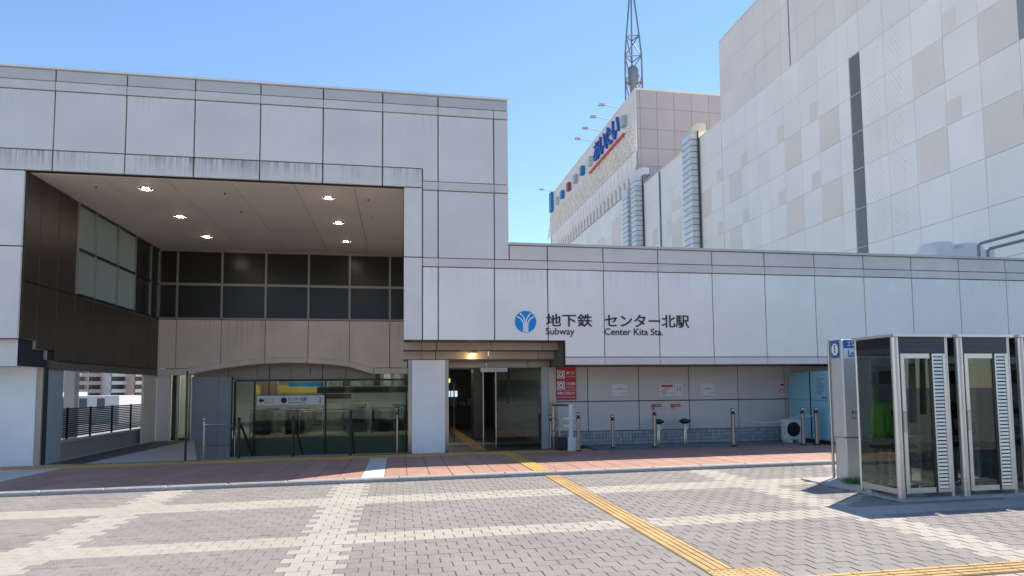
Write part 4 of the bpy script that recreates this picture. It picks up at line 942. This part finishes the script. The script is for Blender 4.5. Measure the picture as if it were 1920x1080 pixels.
for yc in (30.75, 29.2):
    z = 9.8
    while z < 20.4:
        for k in range(4):
            yy = yc-.42+.24*k+(.12 if int(z/.22) % 2 else 0); s_ = .07
            rel.add([(XM-.001, yy-s_, z-s_), (XM-.001, yy+s_, z+s_*.4), (XM-.001, yy+s_*.6, z+s_*1.4), (XM-.03, yy, z+.02)], [(0, 1, 3), (1, 2, 3), (2, 0, 3)])
        z += .22
o = rel.build('relief_pattern', 'mall_white', mall); o['kind'] = 'stuff'

wing = thing('mall_wing', 'lower pale mall wing between the two taller blocks', 'mall', (40, 57, -4.6))
MB().box(XM+.12, 60, 47.75, 66.4, -4.6, 23.5).build('building_body', 'mall_body', wing)
wz = [9.6, 11.85, 14.15, 16.3, 18.55, 20.9, 23.5]
wall_panels(wing, [47.75, 49.7, 51.4], wz, lambda y, z: 'mall_white', [(47.8, 48.68, 18.57, 19.59), (49.7, 51.4, 16.3, 18.55), (47.9, 48.8, 14.17, 15.2)])
wall_panels(wing, [53.6, 55.6, 57.8, 60.2], wz, lambda y, z: 'mall_white', [(55.6, 57.8, 14.2, 17.6), (57.8, 58.9, 16.5, 18.2), (55.6, 57.8, 18.57, 19.6)])
wall_panels(wing, [60.5, 62.5, 64.6], wz, lambda y, z: 'mall_white', [(61.2, 62.5, 16.3, 18.0)])
for (a, b) in ((51.4, 53.6), (60.2, 60.5), (64.6, 66.4)): MB().box(XM+.03, XM+.12, a, b, 9.6, 23.5).build('wall_recess', 'parapet_grey', wing)
MB().box(XM-.02, 60, 47.76, 66.4, 23.5, 23.62).build('roof_coping', 'mall_white', wing)
for a, b in ((54.0, 56.4), (57.2, 59.0)): MB().tube([(XM+.3, a, 23.75), (XM+.3, b, 23.75)], .06, 8).build('roof_pipe', 'mast_steel', wing)

tw = thing('mall_tower_block', 'tall mauve and white mall block carrying the blue name letters', 'mall', (40, 87, -4.6))
MB().box(XM+.1, 60, 66.6, 108, -4.6, 34.9).build('building_body', 'mall_body', tw)
fx = [26.12, 26.5, 28.5, 30.55, 32.65, 34.8, 36.9, 39.0]; fz = [20, 22.1, 24.2, 26.3, 28.35, 30.55, 32.95, 35.0]
for a, b in zip(fx[:-1], fx[1:]):
    for c, d in zip(fz[:-1], fz[1:]): MB().cbox('-y', a+.015, b-.015, 66.5, 66.6, c+.015, d-.015, .01).build('wall_panel', 'mall_mauve', tw)
MB().box(XM+.0, XM+.1, 66.52, 108, 31.45, 35.0).build('top_band', 'mall_pink', tw)
MB().box(XM-.05, 60, 66.46, 108.1, 35.0, 35.2).build('roof_coping', 'mall_pink', tw)
MB().box(XM+.0, XM+.1, 66.52, 108, 27.9, 31.45).build('lattice_ground', 'mall_white', tw)
lat = MB(); z = 28.0; row = 0
while z < 31.3:
    y = 66.6+(row*0.53) % 1.6
    while y < 107.4:
        ln_ = random.uniform(.5, 1.25); lat.box(XM-.17, XM, y, min(y+ln_, 107.9), z, z+.07); y += ln_+random.uniform(.15, .5)
    z += .165; row += 1
for k in range(22):
    y0 = 66.8+1.9*k
    for s_ in (1, -1): lat.bar((XM-.04, y0+(0 if s_ > 0 else 3.2), 28.0), (XM-.04, min(y0+(3.2 if s_ > 0 else 0), 107.8), 31.3), .2)
o = lat.build('lattice_relief', 'mall_white', tw); o['kind'] = 'stuff'
MB().box(XM+.02, XM+.1, 66.52, 108, 24.1, 27.9).build('fin_ground', 'mall_mauve', tw)
fm = MB(); 
fm.add([(.0, -.75, 3.9), (.0, .75, 3.9), (-.18, 0, 3.9), (0, -.62, 2.7), (0, .62, 2.7), (-.2, 0, 1.75), (0, -.05, 1.5), (0, .05, 1.5)], [(0, 2, 5, 3), (2, 1, 4, 5), (0, 1, 2), (3, 5, 6), (5, 4, 7), (5, 7, 6)])
fmesh = fm.mesh('pointed_fin', 'mall_white')
cm = MB().cbox('-x', -.12, 0, -.34, .34, 0, 2.5, .04).mesh('flute', 'mall_pink')
k = 0; y = 67.4
while y < 107:
    inst(fmesh, 'pointed_fin', tw, (XM+.02, y, 24.0)); inst(cm, 'flute', tw, (XM+.02, y+.75, 24.12)); y += 1.5
for a, b in zip([66.52, 69, 74.5, 80, 86, 92, 98, 108], [69, 74.5, 80, 86, 92, 98, 108, 108.01]):
    if b-a < .1: continue
    for c, d in ((16.5, 20.4), (20.4, 24.05)): MB().cbox('-x', XM, XM+.1, a+.02, b-.02, c+.02, d-.02, .01).build('wall_panel', 'mall_white', tw)
for (a, b, c, d) in ((72.2, 75.4, 18.5, 22.3), (78.5, 81, 18.5, 21.2), (67.5, 69, 20, 21.5)): MB().cbox('-x', XM-.01, XM, a, b, c, d, .002).build('accent_panel', 'mall_beige', tw)

ns = thing('mall_name_sign', 'blue hiragana name letters over a red bar on the mall block', 'sign', (25.7, 76, 31))
for (ch, a, b) in (('あ', 81.6, 79.1), ('い', 78.9, 76.8), ('た', 76.6, 74.2), ('い', 73.9, 71.7)):
    text_piece(ch, a, b, 31.9, 34.4, 'sign_blue', 'letter', ns, XM-.02, facing='-x', depth=.32, bold=.0)
MB().box(XM-.42, XM-.02, 69.7, 83.4, 31.02, 31.28).build('red_bar', 'red_bar', ns)
for (yc, m, lab) in ((69.8, 'box_grey', 'grey cube on the mall block right of the blue letters'), (83.2, 'box_cream', 'cream cube on the mall block just left of the blue letters'), (87, 'box_blue', 'blue cube next to the cream cube on the mall block'),
                     (90.7, 'box_grey', 'grey cube between blue and maroon cubes on the mall block'), (94.5, 'box_maroon', 'maroon cube in the row on the mall block'), (98.5, 'box_blue', 'blue cube just past the maroon cube on the mall block'), (102, 'box_cream', 'cream cube near the far corner of the mall block')):
    tag(MB().cbox('-x', XM-.55, XM-.005, yc-.5, yc+.5, 32.1, 33.3, .04).build('wall_box', m), lab, 'sign box', 'coloured cubes along the mall wall')
tag(MB().cbox('-x', XM-.5, XM-.005, 105.4, 106.8, 32.0, 35.3, .04).build('wall_banner', 'box_blue'), 'tall blue panel at the far corner of the mall block', 'sign')
for i, (yc, lab) in enumerate(((71.8, 'roof floodlight arm nearest the lattice mast'), (75.2, 'roof floodlight arm second from the lattice mast'), (78.8, 'roof floodlight arm third from the lattice mast'), (82.4, 'roof floodlight arm above the first blue letter'), (105, 'roof floodlight arm alone at the far corner'))):
    f = thing('floodlight', lab, 'floodlight', (XM, yc, 35.2), 'floodlights on roof arms')
    MB().tube([(XM+.2, yc, 35.2), (XM-1.9, yc, 35.5)], .055, 6).build('arm', 'plastic_white', f)
    MB().box(XM-2.6, XM-1.85, yc-.25, yc+.25, 35.38, 35.56).build('lamp_head', 'plastic_white', f)

# ducts climbing the wing
def duct(y0, y1, x0, ztop, lab):
    d = thing('air_duct', lab, 'duct', ((x0+XM)/2, (y0+y1)/2, 9.6), 'silver ducts on the mall wing')
    sm = MB().box(x0, XM-.03, y0, y1, 0, .50).mesh('duct_segment', 'duct_metal', (0, 0, 0)); fm_ = MB().box(x0-.035, XM-.02, y0-.035, y1+.035, 0, .045).mesh('flange', 'duct_seam')
    z = 12.0
    while z < ztop-.5:
        for me, nm, dz in ((sm, 'duct_segment', .045), (fm_, 'flange', 0)):
            o = bpy.data.objects.new(nm, me); COL.objects.link(o); o.parent = d; o.location = Vector((0, 0, z+dz)) - d.location
        z += .545
    w = XM-x0
    MB().prism([(x0, z), (XM-.03, z), (XM+.1, z+.25), (XM+.8, z+.3), (XM+.8, z+1.0), (XM-.1, z+1.0), (x0+.15, z+.65)], 'y', y0, y1).build('elbow', 'box_cream' if y0 < 55 else 'duct_metal', d)
    MB().prism([(XM+.8, z+.26), (XM+.86, z+.26), (XM+.86, z+1.04), (XM+.8, z+1.04)], 'y', y0-.03, y1+.03).build('flange', 'duct_seam', d)
    MB().tube([(XM-.1, y0-.12, 12), (XM-.1, y0-.12, ztop)], .06, 6).build('support_pipe', 'dark_metal', d)
duct(51.75, 53.45, 25.25, 24.2, 'silver duct with cream elbow, the tallest on the mall wing')
duct(64.9, 66.3, 25.1, 24.6, 'silver duct with pale elbow beside the tower block corner')
duct(67.4, 68.9, 25.1, 23.6, 'silver duct partly hidden behind the elbowed pair at the tower block')
dp = MB().tube([(XM-.05, 60.35, 9.6), (XM-.05, 60.35, 23.5)], .09, 8).build('downpipe', 'mast_steel'); tag(dp, 'grey downpipe on the mall wing between the two duct groups', 'pipe')

# lattice mast
ma = thing('lattice_mast', 'grey triangular lattice mast rising above the mall tower block', 'mast', (27.9, 72, 35.2))
def ring(z, r): return [Vector((27.92+r*math.cos(a), 72+r*math.sin(a), z)) for a in (PI*1.08, PI*1.75, PI*.42)]
lv_ = [(35.2, 1.18), (38.5, 1.16), (41.7, 1.12), (44.3, .88), (49.6, .28)]
rg = [ring(*l) for l in lv_]
for i in range(3): MB().tube([r[i] for r in rg]+[Vector((27.92, 72, 52.5))], .10, 6).build('leg', 'mast_steel', ma)
for j in range(len(rg)):
    if j == 4: continue
    for i in range(3):
        a, b = rg[j][i], rg[j][(i+1) % 3]
        if j > 0: MB().tube([a, b], .085, 5).build('brace', 'mast_steel', ma)
        if j < 3:
            MB().tube([a, rg[j+1][(i+1) % 3]], .075, 5).build('brace', 'mast_steel', ma)
            if j < 1: MB().tube([b, rg[j+1][i]], .03, 5).build('brace', 'mast_steel', ma)
MB().lathe([(.42, 35.2), (.42, 38.2), (.62, 38.6), (.62, 39.6), (.70, 40.1), (.55, 40.5), (.1, 40.75)], 27.92, 72, 0, 18).build('antenna_drum', 'mast_steel', ma, True)

# ================================================================== FAR LEFT, THROUGH THE OPENING
def apartment(x, y, rz, w, d, floors, m, lab):
    a = thing('apartment_block', lab, 'apartment block', (x, y, -4.6), 'apartment blocks beyond the fence'); a.rotation_euler = (0, 0, rz); H = floors*2.95
    def bd_(mb, n, mm, p=a):
        o = bpy.data.objects.new(n, mb.mesh(n, mm)); COL.objects.link(o); o.parent = p; return o
    bd_(MB().box(-w/2, w/2, 0, d, 0, H), 'wall', m)
    bd_(MB().box(-w/2-.2, w/2+.2, -1.4, d+.2, H, H+.5), 'roof', m)
    gm_ = MB().box(0, 5.0, -.03, 0, .9, 2.75).mesh('window', 'apartment_dark'); bm_ = MB().box(0, 6.0, -1.35, -1.2, 0, 1.15).mesh('balcony', m); sm_ = MB().box(0, 6.2, -1.2, 0, -.15, 0).mesh('balcony_slab', 'white_wall'); wm_ = MB().box(0, .25, -1.3, 0, 0, 2.8).mesh('party_wall', 'white_wall')
    for f in range(floors):
        for k in range(int(w//6.4)):
            for me, nm, dx in ((gm_, 'window', .6), (bm_, 'balcony', .1), (sm_, 'balcony_slab', 0), (wm_, 'party_wall', 6.1)):
                o = bpy.data.objects.new(nm, me); COL.objects.link(o); o.parent = a; o.location = (-w/2+6.4*k+dx, 0, f*2.95+.15)
apartment(-108, 262, .95, 26, 14, 9, 'apartment_pink', 'salmon apartment block at the left side of the fence opening')
apartment(-97, 268, .95, 26, 14, 8, 'apartment_cream', 'cream apartment block with balconies centred in the fence opening')
apartment(-86, 275, .95, 39, 14, 10, 'apartment_pink', 'long pink apartment block at the right side of the fence opening')
lw = thing('low_white_building', 'low white building beyond the louvre fence', 'building', (-60, 150, -4.6)); 
for (x0, x1, z1) in ((-76, -66, 1.7), (-66, -55, .9)): MB().box(x0, x1, 140, 152, -4.6, z1).build('wall', 'white_wall', lw)
for k in range(6): MB().box(-75+3.2*k, -73.6+3.2*k, 139.93, 140, -1.6, .4).build('window', 'apartment_dark', lw)
MB().box(-68.8, -67.4, 138.8, 139.9, -4.6, 1.7).build('chimney', 'redbrown', lw)

# trees and a plain building across the square, behind the viewpoint
def tree(x, y, h, lab):
    t = thing('street_tree', lab, 'tree', (x, y, 0), 'trees across the square'); z0 = G(x)-.03
    mb = MB(); mb.tube([(x, y, z0), (x+.1, y, h*.35), (x, y+.1, h*.55)], [.16, .12, .07], 8)
    for k in range(5): a = k*1.26; mb.tube([(x, y, h*.38), (x+math.cos(a)*h*.2, y+math.sin(a)*h*.2, h*.65)], [.07, .03], 6)
    mb.build('trunk', 'bark', t)
    c = MB(); rnd = random.Random(int(x*10)); cl_ = [(rnd.uniform(-1, 1)*h*.22, rnd.uniform(-1, 1)*h*.22, h*rnd.uniform(.5, .92), h*rnd.uniform(.10, .17)) for _ in range(16)]
    for k in range(2600):
        cx_, cy_, cz_, cr_ = rnd.choice(cl_); v = Vector((rnd.gauss(0, 1), rnd.gauss(0, 1), rnd.gauss(0, 1))).normalized()*cr_*rnd.uniform(.6, 1.05); s_ = .10
        p = Vector((x+cx_, y+cy_, cz_))+v; u = Vector((rnd.uniform(-1, 1), rnd.uniform(-1, 1), rnd.uniform(-.6, .6)))*s_; w = Vector((rnd.uniform(-1, 1), rnd.uniform(-1, 1), rnd.uniform(-.6, .6)))*s_
        c.add([p, p+u, p+u+w, p+w], [(0, 1, 2, 3)])
    c.build('crown', 'foliage', t)
tree(-13, -26, 9.5, 'round street tree across the square on the bus stop side'); tree(3, -28, 10.5, 'tall street tree across the square opposite the doors'); tree(-5, -31, 8.5, 'street tree across the square with the thinnest crown'); tree(11, -30, 9.0, 'street tree across the square between the two tallest'); tree(21, -7, 8.0, 'street tree nearest the booths behind the viewpoint'); tree(27, -13, 9.0, 'street tree at the side of the square past the booths'); tree(18, -25, 9.5, 'street tree across the square opposite the phone booths')
ob = thing('opposite_building', 'plain shop building across the square facing the station', 'building', (0, -45, 0))
MB().box(-40, 45, -60, -45, -.4, 11).build('wall', 'shop_brick', ob)
for k in range(13):
    for z0 in (.6, 4.4, 8.0): MB().box(-38+6.3*k, -33+6.3*k, -45, -44.93, z0, z0+2.1).build('window', 'apartment_dark', ob)
